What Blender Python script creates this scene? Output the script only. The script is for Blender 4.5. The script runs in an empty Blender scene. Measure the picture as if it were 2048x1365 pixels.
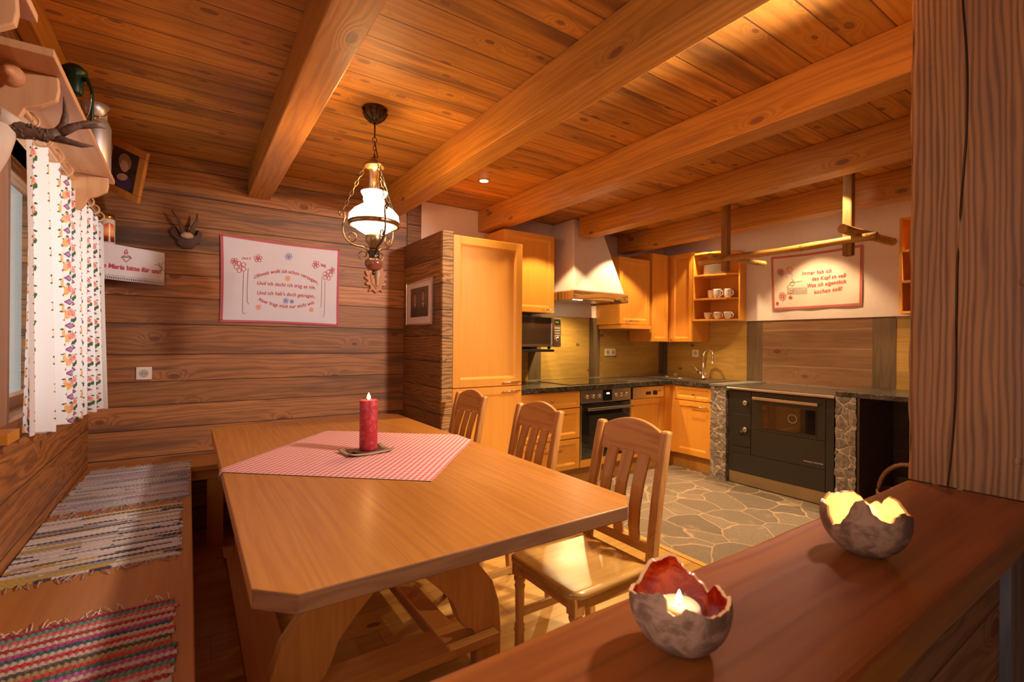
import bpy, bmesh, math, random
from mathutils import Vector, Matrix
random.seed(7)
C = bpy.context.scene.collection
sc = bpy.context.scene
PI = math.pi
XL, YB, XR, ZC = -0.506, 3.88, 4.86, 2.50      # left wall, back wall, right wall, ceiling
YR = -1.6                                       # rear wall

# ------------------------------------------------------------------ mesh helpers
class MB:
    def __init__(s): s.v=[]; s.f=[]; s.sm=[]; s.uv=None; s.col=None
    def add(s, vs, fs, smooth=False):
        o=len(s.v); s.v+= [tuple(v) for v in vs]; s.f+=[tuple(i+o for i in f) for f in fs]; s.sm+=[smooth]*len(fs)
        return s
    def box(s,x0,x1,y0,y1,z0,z1,M=None):
        vs=[(x0,y0,z0),(x1,y0,z0),(x1,y1,z0),(x0,y1,z0),(x0,y0,z1),(x1,y0,z1),(x1,y1,z1),(x0,y1,z1)]
        if M is not None: vs=[M@Vector(v) for v in vs]
        return s.add(vs,[(0,3,2,1),(4,5,6,7),(0,1,5,4),(1,2,6,5),(2,3,7,6),(3,0,4,7)])
    def prism(s,poly,ax,a,b,smooth=False):
        # poly: 2D points; ax: extrusion axis. x:(y,z) y:(x,z) z:(x,y)
        def p(q,t): return {'x':(t,q[0],q[1]),'y':(q[0],t,q[1]),'z':(q[0],q[1],t)}[ax]
        n=len(poly); vs=[p(q,a) for q in poly]+[p(q,b) for q in poly]
        s.add(vs,[tuple(range(n)),tuple(range(2*n-1,n-1,-1))])
        o=len(s.v)-2*n
        s.f+=[(o+i,o+(i+1)%n,o+n+(i+1)%n,o+n+i) for i in range(n)]; s.sm+=[smooth]*n
        return s
    def tube(s,pts,r,n=8,caps=True,closed=False,flat=None):
        pts=[Vector(p) for p in pts]; m=len(pts)
        rs=r if isinstance(r,(list,tuple)) else [r]*m
        vs=[]; prev=None
        for i,p in enumerate(pts):
            if closed: d=pts[(i+1)%m]-pts[i-1]
            else: d=pts[min(i+1,m-1)]-pts[max(i-1,0)]
            if d.length<1e-9: d=Vector((0,0,1))
            d.normalize()
            if prev is None:
                a=Vector((0,0,1)) if abs(d.z)<.9 else Vector((1,0,0))
                u=d.cross(a).normalized()
            else:
                u=prev-d*prev.dot(d)
                u=u.normalized() if u.length>1e-6 else d.cross(Vector((0,0,1))).normalized()
            prev=u; w=d.cross(u)
            for k in range(n):
                t=2*PI*k/n
                vs.append(p+u*math.cos(t)*rs[i]+w*math.sin(t)*rs[i]*(flat or 1))
        fs=[]
        for i in range(m if closed else m-1):
            j=(i+1)%m
            for k in range(n): fs.append((i*n+k,i*n+(k+1)%n,j*n+(k+1)%n,j*n+k))
        s.add(vs,fs,True)
        if caps and not closed:
            o=len(s.v)-m*n
            s.f+=[tuple(o+k for k in range(n-1,-1,-1)),tuple(o+(m-1)*n+k for k in range(n))]; s.sm+=[False]*2
        return s
    def lathe(s,prof,c=(0,0,0),n=24,smooth=True,M=None,caps=True):
        vs=[];m=len(prof)
        for r,z in prof:
            for k in range(n):
                t=2*PI*k/n; v=Vector((r*math.cos(t),r*math.sin(t),z))
                if M is not None: v=M@v
                vs.append((v.x+c[0],v.y+c[1],v.z+c[2]))
        fs=[(i*n+k,i*n+(k+1)%n,(i+1)*n+(k+1)%n,(i+1)*n+k) for i in range(m-1) for k in range(n)]
        s.add(vs,fs,smooth)
        if caps:
            o=len(s.v)-m*n
            if prof[0][0]>1e-5: s.f.append(tuple(o+k for k in range(n-1,-1,-1))); s.sm.append(False)
            if prof[-1][0]>1e-5: s.f.append(tuple(o+(m-1)*n+k for k in range(n))); s.sm.append(False)
        return s
    def grid(s,fn,nu,nv,smooth=True,uv=True):
        vs=[fn(i/nu,j/nv) for j in range(nv+1) for i in range(nu+1)]
        fs=[(j*(nu+1)+i,j*(nu+1)+i+1,(j+1)*(nu+1)+i+1,(j+1)*(nu+1)+i) for j in range(nv) for i in range(nu)]
        if uv:
            if s.uv is None: s.uv=[(0,0)]*len(s.v)
            s.uv+=[(i/nu,j/nv) for j in range(nv+1) for i in range(nu+1)]
        return s.add(vs,fs,smooth)

def obj(name, mb, m, parent=None, bevel=0, world=True, subs=0, solid=0):
    """link one mesh object; vertices are in world coordinates when world (parent has only a location)"""
    me=bpy.data.meshes.new(name)
    off=Vector((0,0,0))
    if parent is not None and world:
        off=Vector(parent.location)
        q=parent.parent
        while q is not None: off+=Vector(q.location); q=q.parent
    me.from_pydata([tuple(Vector(v)-off) for v in mb.v],[],mb.f)
    me.polygons.foreach_set('use_smooth',mb.sm)
    if mb.uv is not None:
        l=me.uv_layers.new(name='UVMap')
        for lp in me.loops:
            if lp.vertex_index<len(mb.uv): l.data[lp.index].uv=mb.uv[lp.vertex_index]
    if mb.col is not None:
        a=me.color_attributes.new('Col','FLOAT_COLOR','POINT')
        for i,c in enumerate(mb.col): a.data[i].color=(c[0],c[1],c[2],1)
    bm=bmesh.new(); bm.from_mesh(me); bmesh.ops.recalc_face_normals(bm,faces=bm.faces); bm.to_mesh(me); bm.free()
    o=bpy.data.objects.new(name,me); C.objects.link(o)
    if m: me.materials.append(m)
    if parent is not None: o.parent=parent
    if solid:
        md=o.modifiers.new('s','SOLIDIFY'); md.thickness=solid; md.offset=0
    if bevel:
        md=o.modifiers.new('b','BEVEL'); md.width=bevel; md.segments=2; md.limit_method='ANGLE'; md.angle_limit=math.radians(40)
        md.harden_normals=False
    if subs:
        md=o.modifiers.new('u','SUBSURF'); md.levels=subs; md.render_levels=subs
    return o
def thing(name,label,cat,loc=(0,0,0),group=None):
    o=bpy.data.objects.new(name,None); C.objects.link(o); o.location=loc; o.empty_display_size=.05
    o['label']=label; o['category']=cat
    if group: o['group']=group
    return o
def tag(o,label,cat,group=None):
    o['label']=label; o['category']=cat
    if group: o['group']=group
    return o
def struct(name,mb,m,bevel=0):
    o=obj(name,mb,m,bevel=bevel); o['kind']='structure'; return o
def dup(root,loc,label):
    r=root.copy(); C.objects.link(r); r.location=loc; r['label']=label
    for ch in list(root.children):
        c=ch.copy(); C.objects.link(c); c.parent=r
        for g in list(ch.children):
            d=g.copy(); C.objects.link(d); d.parent=c
    return r
def B(*a): return MB().box(*a)

# ------------------------------------------------------------------ node helpers
class NT:
    def __init__(s,name):
        s.m=bpy.data.materials.new(name); s.m.use_nodes=True; s.t=s.m.node_tree; s.t.nodes.clear()
        s.out=s.t.nodes.new('ShaderNodeOutputMaterial')
    def n(s,ty,**k):
        x=s.t.nodes.new('ShaderNode'+ty)
        for a,b in k.items(): setattr(x,a,b)
        return x
    def set(s,sock,v):
        if v is None: return
        if isinstance(v,bpy.types.NodeSocket): s.t.links.new(v,sock)
        elif isinstance(v,(tuple,list)) and sock.type=='RGBA' and len(v)==3: sock.default_value=(*v,1)
        else: sock.default_value=v
    def M(s,op,a,b=None,c=None,clamp=False):
        x=s.n('Math',operation=op,use_clamp=clamp)
        s.set(x.inputs[0],a); s.set(x.inputs[1],b); s.set(x.inputs[2],c); return x.outputs[0]
    def mix(s,f,a,b,blend='MIX'):
        x=s.n('Mix',data_type='RGBA',blend_type=blend); s.set(x.inputs[0],f); s.set(x.inputs[6],a); s.set(x.inputs[7],b); return x.outputs[2]
    def comb(s,x,y,z):
        c=s.n('CombineXYZ'); s.set(c.inputs[0],x); s.set(c.inputs[1],y); s.set(c.inputs[2],z); return c.outputs[0]
    def sep(s,v):
        c=s.n('SeparateXYZ'); s.set(c.inputs[0],v); return c.outputs
    def coord(s,k='Object'): return s.n('TexCoord').outputs[k]
    def noise(s,v,sc=1,d=2,r=.5,dist=0):
        x=s.n('TexNoise'); s.set(x.inputs['Vector'],v); x.inputs['Scale'].default_value=sc; x.inputs['Detail'].default_value=d; x.inputs['Roughness'].default_value=r; x.inputs['Distortion'].default_value=dist
        return x.outputs[0]
    def vor(s,v,sc=1,feat='F1',rnd=1,out='Distance'):
        x=s.n('TexVoronoi',feature=feat); s.set(x.inputs['Vector'],v); x.inputs['Scale'].default_value=sc; x.inputs['Randomness'].default_value=rnd
        return x.outputs[out]
    def white(s,v):
        x=s.n('TexWhiteNoise',noise_dimensions='1D'); s.set(x.inputs['W'],v); return x.outputs['Color']
    def step(s,v,a,b):
        x=s.n('MapRange',interpolation_type='SMOOTHSTEP',clamp=True); s.set(x.inputs[0],v); s.set(x.inputs[1],a); s.set(x.inputs[2],b); return x.outputs[0]
    def ramp(s,f,stops):
        x=s.n('ValToRGB'); e=x.color_ramp.elements
        while len(e)<len(stops): e.new(.5)
        for k,(p,c) in zip(e,stops): k.position=p; k.color=(*c,1)
        s.set(x.inputs[0],f); return x.outputs[0]
    def bump(s,h,st=.3,d=.01):
        x=s.n('Bump'); x.inputs['Strength'].default_value=st; x.inputs['Distance'].default_value=d; s.set(x.inputs['Height'],h); return x.outputs[0]
    def bsdf(s,col,rough=.5,metal=0,normal=None,**k):
        p=s.n('BsdfPrincipled'); s.set(p.inputs['Base Color'],col); s.set(p.inputs['Roughness'],rough); s.set(p.inputs['Metallic'],metal)
        if normal is not None: s.set(p.inputs['Normal'],normal)
        for a,b in k.items(): s.set(p.inputs[a.replace('_',' ')],b)
        return p.outputs[0]
    def done(s,sh): s.t.links.new(sh,s.out.inputs[0]); return s.m

def plain(name,col,rough=.5,metal=0,nz=0,nsc=40,bump=0,**k):
    t=NT(name); c=col; nm=None
    if nz:
        f=t.noise(t.coord(),nsc,3); c=t.mix(f,tuple(x*(1-nz) for x in col),tuple(min(1,x*(1+nz)) for x in col))
        if bump: nm=t.bump(f,bump,.003)
    return t.done(t.bsdf(c,rough,metal,nm,**k))
def emis(name,col,st):
    t=NT(name); e=t.n('Emission'); e.inputs[0].default_value=(*col,1); e.inputs[1].default_value=st; return t.done(e.outputs[0])

def wood(name,axis,light,dark,pw=0,across='a',plen=0,rings=10,ls=1.0,ring_amt=.5,fine=.35,knots=.5,knotcol=(.12,.035,.01),var=.3,stain=0,staincol=(.05,.03,.02),groove=None,gw=.02,rough=.45,bump=.25,ph=0,warpw=0,coat=0,gk=1.0,sat=1.0,wm=.55):
    """grain along axis; planks of width pw stacked along 'a' (next axis) or 'b'"""
    if sat:
        light=(light[0],light[1]*(1-.02*sat),light[2]*(1-.50*sat)); dark=(dark[0],dark[1]*(1-.02*sat),dark[2]*(1-.50*sat))
    t=NT(name); x,y,z=t.sep(t.coord())[:3]
    l,a,b={'x':(x,y,z),'y':(y,x,z),'z':(z,x,y)}[axis]
    if across=='b': a,b=b,a
    gro=None; r=(0.,0.,0.); rv=None
    if pw:
        aw=a
        if warpw: aw=t.M('ADD',a,t.M('MULTIPLY',t.M('SINE',t.M('MULTIPLY',a,7.3)),warpw))
        q=t.M('DIVIDE',aw,pw); q=t.M('ADD',q,ph); pid=t.M('FLOOR',q); fr=t.M('FRACT',q)
        edge=t.M('ABSOLUTE',t.M('SUBTRACT',fr,.5)); gro=t.step(edge,.5-gw,.5-gw*.35)
        idn=pid
        if plen:
            w0=t.sep(t.white(t.M('ADD',pid,.37)))[0]
            ql=t.M('ADD',t.M('DIVIDE',l,plen),t.M('MULTIPLY',w0,3.)); lid=t.M('FLOOR',ql); fl=t.M('FRACT',ql)
            el=t.M('ABSOLUTE',t.M('SUBTRACT',fl,.5)); g2=t.step(el,.5-gw*pw/plen,.5-gw*pw/plen*.35)
            gro=t.M('MAXIMUM',gro,g2); idn=t.M('ADD',t.M('MULTIPLY',pid,7.13),t.M('MULTIPLY',lid,3.77))
        rv=t.sep(t.white(idn)); r=(rv[0],rv[1],rv[2])
    L=t.M('MULTIPLY',l,ls)
    if rv: L=t.M('ADD',L,t.M('MULTIPLY',r[0],17.))
    nn=t.sep(t.coord('Normal')); na=nn[{'x':(1,2),'y':(0,2),'z':(0,1)}[axis][1 if across=='b' else 0]]
    sw=t.M('GREATER_THAN',t.M('ABSOLUTE',na),.7)
    ka=t.M('ADD',t.M('MULTIPLY',a,t.M('SUBTRACT',1.,sw)),t.M('MULTIPLY',t.M('ADD',b,5.37),sw))
    if rv: ka=t.M('ADD',ka,t.M('MULTIPLY',r[2],9.))
    ab=ka
    wp=t.noise(t.comb(t.M('MULTIPLY',L,1.0),t.M('MULTIPLY',ka,5.),0.),1,2)
    # knots
    kv=t.n('TexVoronoi',feature='F1',voronoi_dimensions='2D'); t.set(kv.inputs['Vector'],t.comb(t.M('MULTIPLY',L,3.0*gk),t.M('MULTIPLY',ka,5.5*gk),0.)); kv.inputs['Scale'].default_value=1
    kd=kv.outputs['Distance']; ks=t.M('GREATER_THAN',t.sep(kv.outputs['Color'])[0],1-knots)
    fall=t.M('MULTIPLY',t.M('POWER',2.718,t.M('MULTIPLY',t.M('MULTIPLY',kd,kd),-26.)),ks)
    phs=t.M('ADD',t.M('ADD',t.M('MULTIPLY',ab,rings),t.M('ADD',t.M('MULTIPLY',wp,(rings*.2+1.6)*wm),t.M('MULTIPLY',t.noise(t.comb(t.M('MULTIPLY',L,2.6),t.M('MULTIPLY',ka,26.),5.),1,2),2.3))),t.M('MULTIPLY',fall,3.4))
    ring=t.M('ADD',t.M('MULTIPLY',t.M('SINE',t.M('MULTIPLY',phs,6.283)),.5),.5)
    ring=t.M('MULTIPLY',t.M('POWER',ring,1.5),t.M('ADD',.45,t.M('MULTIPLY',t.noise(t.comb(t.M('MULTIPLY',L,1.6),t.M('MULTIPLY',ka,24.),2.),1,2),1.1)))
    fn=t.noise(t.comb(t.M('MULTIPLY',L,4.),t.M('MULTIPLY',a,110.),t.M('MULTIPLY',b,110.)),1,3,.6)
    f=t.M('ADD',t.M('MULTIPLY',ring,ring_amt),t.M('MULTIPLY',fn,fine),clamp=True)
    col=t.mix(f,light,dark)
    if stain:
        sn=t.noise(t.comb(t.M('MULTIPLY',L,.9),t.M('MULTIPLY',a,9.),t.M('MULTIPLY',b,9.)),1,3,.6)
        col=t.mix(t.M('MULTIPLY',t.step(sn,.48,.72),stain),col,staincol)
    kr=t.M('MULTIPLY',t.sep(kv.outputs['Color'])[1],.05)
    km=t.M('MULTIPLY',t.M('SUBTRACT',1.,t.step(t.M('SUBTRACT',kd,kr),.045,.085)),ks)
    col=t.mix(t.M('MULTIPLY',km,.8),col,knotcol)
    if rv:
        vv=t.M('ADD',1-var*.5,t.M('MULTIPLY',r[1],var)); col=t.mix(1.,col,t.comb(vv,vv,vv),'MULTIPLY')
        # hue shift per plank
        col=t.mix(t.M('MULTIPLY',r[2],.35*var),col,tuple(c*.9 for c in light))
    h=t.M('ADD',t.M('MULTIPLY',f,-.35),t.M('MULTIPLY',km,-.2))
    if gro is not None:
        col=t.mix(t.M('MULTIPLY',gro,.85),col,groove or tuple(c*.25 for c in dark)); h=t.M('SUBTRACT',h,t.M('MULTIPLY',gro,1.5))
    nm=t.bump(h,bump,.004)
    rg=t.M('ADD',rough-.05,t.M('MULTIPLY',fn,.15))
    return t.done(t.bsdf(col,rg,0,nm,Coat_Weight=coat,Coat_Roughness=.25))

def stone(name,scale,c1,c2,grout,gw=.05,vec=(1,1,1),bump=.8,rough=.7,axis=None):
    t=NT(name); co=t.coord(); x,y,z=t.sep(co)[:3]
    n1=t.n('TexNoise'); t.set(n1.inputs['Vector'],co); n1.inputs['Scale'].default_value=2.2*scale/3; n1.inputs['Detail'].default_value=3
    d=t.n('VectorMath',operation='SCALE'); t.t.links.new(n1.outputs[1],d.inputs[0]); d.inputs[3].default_value=.55/scale
    sv=t.n('VectorMath',operation='MULTIPLY_ADD'); t.set(sv.inputs[0],co); sv.inputs[1].default_value=vec; t.t.links.new(d.outputs[0],sv.inputs[2])
    e=t.vor(sv.outputs[0],scale,'DISTANCE_TO_EDGE'); cc=t.sep(t.vor(sv.outputs[0],scale,'F1',out='Color'))
    g=t.M('SUBTRACT',1.,t.step(e,gw*.4,gw))
    sp=t.noise(co,60,5,.7); cl=t.noise(co,7,4,.65)
    col=t.mix(cc[0],c1,c2); col=t.mix(t.M('MULTIPLY',t.step(sp,.45,.7),.5),col,tuple(v*.45 for v in c1))
    col=t.mix(t.M('MULTIPLY',t.step(cl,.55,.75),.35),col,tuple(min(1,v*1.8) for v in c2))
    col=t.mix(t.M('MULTIPLY',g,.9),col,grout)
    h=t.M('ADD',t.M('MULTIPLY',t.step(e,0.,gw*2.2),.6),t.M('MULTIPLY',cl,.5)); h=t.M('ADD',h,t.M('MULTIPLY',sp,.12))
    return t.done(t.bsdf(col,rough,0,t.bump(h,bump,.012)))

# ------------------------------------------------------------------ materials
m_wallB=wood('aged larch back wall','x',(.50,.215,.095),(.11,.04,.02),pw=.172,across='b',plen=0,rings=30,ring_amt=.40,fine=.42,knots=.16,var=.9,stain=1.0,sat=.55,staincol=(.09,.045,.03),groove=(.03,.012,.006),gw=.022,rough=.5,bump=.55,warpw=.02)
m_wallL=wood('aged larch left wall','y',(.46,.18,.065),(.085,.03,.014),pw=.186,across='b',plen=0,rings=26,ring_amt=.5,fine=.35,knots=.2,var=.5,stain=.55,wm=.9,sat=.7,staincol=(.07,.035,.025),groove=(.03,.012,.006),gw=.018,rough=.5,bump=.7,ls=1.3)
m_pill=wood('dark rough larch boards side','y',(.34,.15,.07),(.06,.025,.014),pw=.19,across='b',rings=40,ring_amt=.55,fine=.3,knots=.18,var=.8,stain=.6,staincol=(.04,.02,.014),groove=(.02,.01,.006),rough=.55,bump=.8,ls=1.2)
m_ceil=wood('spruce ceiling boards','x',(.62,.285,.08),(.27,.10,.028),pw=.150,across='a',plen=0,rings=22,ring_amt=.34,fine=.32,knots=.55,var=.55,stain=.9,gk=1.25,staincol=(.13,.05,.018),groove=(.10,.035,.012),gw=.03,rough=.52,bump=.25,ph=.33,knotcol=(.15,.05,.02))
m_beam=wood('spruce beam','y',(.60,.27,.075),(.34,.13,.03),rings=26,ring_amt=.48,fine=.30,knots=.22,stain=.4,staincol=(.30,.12,.04),rough=.42,bump=.2,ls=.8,coat=.1,knotcol=(.18,.06,.025))
m_table=wood('oiled oak table','y',(.58,.245,.075),(.34,.115,.033),pw=.287,across='a',rings=24,wm=.8,ring_amt=.26,fine=.55,knots=0,var=.12,groove=(.34,.15,.05),gw=.004,rough=.36,bump=.06,ph=-.45,ls=.55,coat=.2)
m_leg=wood('oak legs','z',(.60,.30,.14),(.40,.17,.07),rings=7,ring_amt=.35,fine=.4,knots=.04,rough=.4,bump=.08,ls=.8)
m_rail=wood('oak rails','x',(.60,.30,.14),(.40,.17,.07),rings=7,ring_amt=.35,fine=.4,knots=.04,rough=.4,bump=.08,ls=.8)
m_chz=wood('pine chair uprights','z',(.60,.29,.13),(.38,.145,.055),rings=16,ring_amt=.5,fine=.3,knots=.12,rough=.36,bump=.08,coat=.25,gk=1.3)
m_chy=wood('pine chair rails','y',(.60,.29,.13),(.38,.145,.055),rings=16,ring_amt=.55,fine=.3,knots=.25,rough=.36,bump=.08,coat=.25,gk=1.1)
m_chx=wood('pine chair seat','x',(.60,.34,.14),(.42,.19,.065),pw=.09,across='a',rings=10,ring_amt=.35,fine=.35,knots=.15,var=.15,gw=.01,groove=(.4,.18,.06),rough=.22,bump=.05,coat=.5)
m_cab=wood('honey beech cabinet upright','z',(.80,.37,.10),(.68,.29,.07),rings=9,ring_amt=.18,fine=.5,knots=0,rough=.36,bump=.04,coat=.15,ls=.6)
m_cabx=wood('honey beech cabinet across','x',(.78,.38,.10),(.66,.285,.065),rings=9,ring_amt=.18,fine=.5,knots=0,rough=.36,bump=.04,coat=.15,ls=.6)
m_kick=wood('brown kick board','x',(.50,.25,.09),(.36,.16,.055),rings=9,ring_amt=.3,fine=.5,knots=0,rough=.45,bump=.04)
m_bench=wood('bench board','y',(.50,.22,.10),(.36,.13,.055),rings=6,ring_amt=.3,fine=.4,knots=.04,rough=.34,bump=.05,ls=.6,coat=.2)
m_benchx=wood('bench board across','x',(.50,.22,.10),(.36,.13,.055),rings=6,ring_amt=.3,fine=.4,knots=.04,rough=.34,bump=.05,ls=.6,coat=.2)
m_floor=wood('oak plank floor','x',(.58,.34,.15),(.37,.19,.075),pw=.175,across='a',plen=1.5,rings=9,ring_amt=.4,fine=.35,knots=.06,var=.35,gw=.012,groove=(.16,.08,.03),rough=.33,bump=.1,coat=.15)
m_bar=wood('red brown bar plank','x',(.33,.095,.03),(.15,.036,.012),rings=26,ring_amt=.35,fine=.4,knots=.07,rough=.34,bump=.2,stain=.35,staincol=(.12,.035,.014),coat=.15,ls=.8)
m_barp=wood('bar front planks','x',(.36,.19,.11),(.12,.06,.035),pw=.15,across='b',rings=22,ring_amt=.55,fine=.35,knots=.2,var=.5,rough=.6,bump=.6,groove=(.03,.015,.01),stain=.4,sat=.3)
m_post=wood('weathered grey brown post','z',(.46,.225,.105),(.13,.055,.026),rings=75,wm=.28,ring_amt=.6,fine=.35,knots=.15,rough=.6,bump=.7,stain=.35,staincol=(.15,.085,.06),ls=.9,gk=.8,knotcol=(.08,.03,.018),sat=.45)
m_postlow=wood('grey weathered lower post','z',(.20,.19,.19),(.08,.075,.08),rings=13,ring_amt=.5,fine=.4,knots=.1,rough=.65,bump=.5,sat=0)
m_shelf=wood('pale larch shelf','y',(.68,.39,.235),(.52,.26,.14),rings=8,ring_amt=.4,fine=.35,knots=.05,rough=.42,bump=.06,ls=.7,sat=.35)
m_shelfz=wood('pale larch bracket','z',(.68,.40,.245),(.52,.27,.15),rings=8,ring_amt=.35,fine=.35,knots=.03,rough=.42,bump=.06,ls=.7,sat=.35)
m_win=wood('window wood','z',(.30,.12,.06),(.20,.075,.035),rings=10,ring_amt=.3,fine=.4,knots=.03,rough=.45,bump=.08)
m_sill=wood('orange window sill','y',(.62,.27,.06),(.5,.19,.04),rings=8,ring_amt=.3,fine=.4,knots=.0,rough=.4,bump=.05)
m_frame=wood('orange pine picture frame','z',(.55,.22,.055),(.38,.12,.03),rings=9,ring_amt=.4,fine=.3,knots=.3,rough=.35,bump=.08,gk=1.6)
m_log=wood('peeled log','y',(.60,.33,.13),(.30,.12,.04),rings=8,ring_amt=.3,fine=.35,knots=.4,rough=.55,bump=.4,stain=.6,staincol=(.22,.08,.03),gk=2.2)
m_logz=wood('bark log','z',(.42,.22,.10),(.16,.07,.03),rings=10,ring_amt=.4,fine=.4,knots=.2,rough=.65,bump=.7,stain=.6,staincol=(.10,.045,.02))
m_hoodw=wood('brushed hood timber','x',(.42,.20,.08),(.13,.05,.02),rings=26,ring_amt=.8,fine=.2,knots=.3,rough=.5,bump=.9)
m_tileY=wood('yellow wood look tile','x',(.50,.315,.12),(.30,.17,.06),pw=.1745,across='b',plen=.9,rings=6,ring_amt=.3,fine=.35,knots=.25,var=.3,gw=.008,groove=(.52,.40,.26),rough=.35,bump=.05,ph=.84,stain=.3,staincol=(.2,.11,.05),sat=.8)
m_tileX=wood('yellow wood look tile right wall','y',(.50,.315,.12),(.30,.17,.06),pw=.1745,across='b',plen=.9,rings=6,ring_amt=.3,fine=.35,knots=.25,var=.3,gw=.008,groove=(.52,.40,.26),rough=.35,bump=.05,ph=.84,stain=.3,staincol=(.2,.11,.05),sat=.8)
m_tileM=wood('brown wood look tile','y',(.27,.145,.085),(.13,.068,.042),pw=.1745,across='b',plen=0,rings=6,ring_amt=.35,fine=.35,knots=.3,var=.3,gw=.008,groove=(.62,.50,.36),rough=.35,bump=.05,ph=.84,stain=.3,staincol=(.13,.07,.045),sat=.3)
m_tileD=wood('dark wood look tile strip','z',(.17,.11,.07),(.075,.05,.033),rings=7,ring_amt=.4,fine=.4,knots=.1,rough=.4,bump=.1,sat=.3)
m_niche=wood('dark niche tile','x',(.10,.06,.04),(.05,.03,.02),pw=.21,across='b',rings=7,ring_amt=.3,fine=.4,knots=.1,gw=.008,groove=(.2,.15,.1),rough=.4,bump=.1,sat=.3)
m_sfloor=stone('slate flagstone floor',3.6,(.15,.115,.085),(.25,.19,.14),(.40,.28,.18),gw=.026,vec=(1,1,0),bump=.5,rough=.55)
m_pier=stone('quartzite rubble pier',10,(.18,.14,.115),(.31,.25,.21),(.46,.37,.30),gw=.045,bump=.5,rough=.75)
m_white=plain('pinkish white plaster',(.78,.68,.62),.8,nz=.06,nsc=25,bump=.25)
m_steel=plain('brushed steel',(.62,.58,.52),.32,1,nz=.05,nsc=120)
m_chrome=plain('polished chrome',(.85,.82,.78),.12,1)
m_blk=plain('black enamel',(.025,.022,.02),.35,nz=.1,nsc=5)
m_dark=plain('matt black plastic',(.012,.012,.012),.5)
m_glassb=plain('black glass',(.012,.010,.009),.06,Coat_Weight=1.0)
m_iron=plain('bronzed wrought iron',(.10,.065,.04),.38,.85,nz=.3,nsc=60)
m_brass=plain('antique brass',(.36,.23,.11),.35,1,nz=.2,nsc=60)
m_gold=plain('shiny gold lid',(.8,.5,.1),.2,1)
m_wsock=plain('white plastic',(.82,.76,.66),.35)
m_porc=plain('white porcelain',(.86,.80,.74),.16,Coat_Weight=.5)
m_turned=plain('turned reddish wood',(.22,.07,.03),.25,Coat_Weight=.6)
m_bone=plain('old bone',(.62,.48,.37),.6,nz=.12,nsc=30,bump=.3)
m_antler=plain('dark antler',(.13,.07,.045),.6,nz=.5,nsc=90,bump=.9)
m_carve=plain('carved lime wood',(.50,.22,.09),.55,nz=.2,nsc=60,bump=.4)
m_dplaq=plain('dark carved plaque',(.07,.035,.025),.55,nz=.3,nsc=60,bump=.5)
m_green=plain('green enamel',(.004,.040,.012),.42,nz=.2,nsc=15)
m_alu=plain('dull aluminium',(.60,.56,.56),.42,.8,nz=.12,nsc=20)
m_wire=plain('steel wire',(.6,.55,.5),.3,1)
m_linen=plain('white linen',(.68,.68,.76),.85,nz=.05,nsc=300,bump=.3,Sheen_Weight=.2)
m_linen2=plain('cream linen',(.80,.66,.55),.85,nz=.05,nsc=300,bump=.3)
m_pink=plain('rose cotton border',(.50,.12,.16),.85,nz=.08,nsc=200)
m_rose2=plain('faded red border',(.55,.15,.12),.85,nz=.08,nsc=200)
m_thr=plain('red thread',(.50,.045,.075),.8)
m_thrb=plain('blue thread',(.20,.22,.55),.8)
m_thrg=plain('grey green thread',(.10,.13,.12),.8)
m_thro=plain('orange thread',(.85,.33,.12),.8)
m_thrbr=plain('brown thread',(.28,.13,.11),.8)
m_wax=plain('white candle wax',(.85,.75,.6),.5,Subsurface_Weight=.6)
m_mat=plain('picture mat',(.74,.60,.52),.7)
m_silver=plain('silver frame',(.7,.62,.55),.25,1)
m_wicker=plain('wicker',(.20,.09,.04),.6,nz=.4,nsc=90,bump=.8)
m_flame=emis('flame',(1,.62,.22),34)
m_bulb=emis('lamp disc',(1,.80,.52),30)
m_led=emis('lit display',(.8,.9,1),3)
m_ledg=emis('green display',(.2,.8,.1),.6)
m_text=plain('pale lettering',(.55,.5,.45),.5)

def mk_granite():
    t=NT('dark granite laminate'); co=t.coord(); n=t.noise(co,9,6,.7,1.5); v=t.M('ABSOLUTE',t.M('SUBTRACT',t.noise(co,6,6,.65,2.5),.5))
    col=t.ramp(n,[(.3,(.012,.011,.010)),(.6,(.055,.045,.036)),(.8,(.10,.08,.06))])
    col=t.mix(t.M('MULTIPLY',t.M('SUBTRACT',1.,t.step(v,.0,.014)),.7),col,(.34,.28,.21))
    return t.done(t.bsdf(col,.24,0,t.bump(n,.08,.002)))
m_gran=mk_granite()
def mk_gingham():
    t=NT('red white gingham'); u,v,_=t.sep(t.coord('UV'))[:3]
    fu=t.M('GREATER_THAN',t.M('FRACT',t.M('MULTIPLY',u,38.)),.5); fv=t.M('GREATER_THAN',t.M('FRACT',t.M('MULTIPLY',v,38.)),.5)
    s=t.M('MULTIPLY',t.M('ADD',fu,fv),.5); col=t.mix(s,(.82,.66,.60),(.60,.05,.05))
    return t.done(t.bsdf(col,.85,0,t.bump(t.noise(t.coord('UV'),900,1),.2,.001)))
m_ging=mk_gingham()
def mk_redwax():
    t=NT('red candle wax'); x,y,z=t.sep(t.coord())[:3]
    n=t.noise(t.coord(),45,4,.7); col=t.mix(t.step(n,.45,.7),(.42,.022,.035),(.62,.10,.11))
    e=t.step(z,.17,.235)
    return t.done(t.bsdf(col,.45,0,t.bump(n,.15,.002),Subsurface_Weight=.35,Subsurface_Scale=.02))
m_rwax=mk_redwax()
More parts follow.
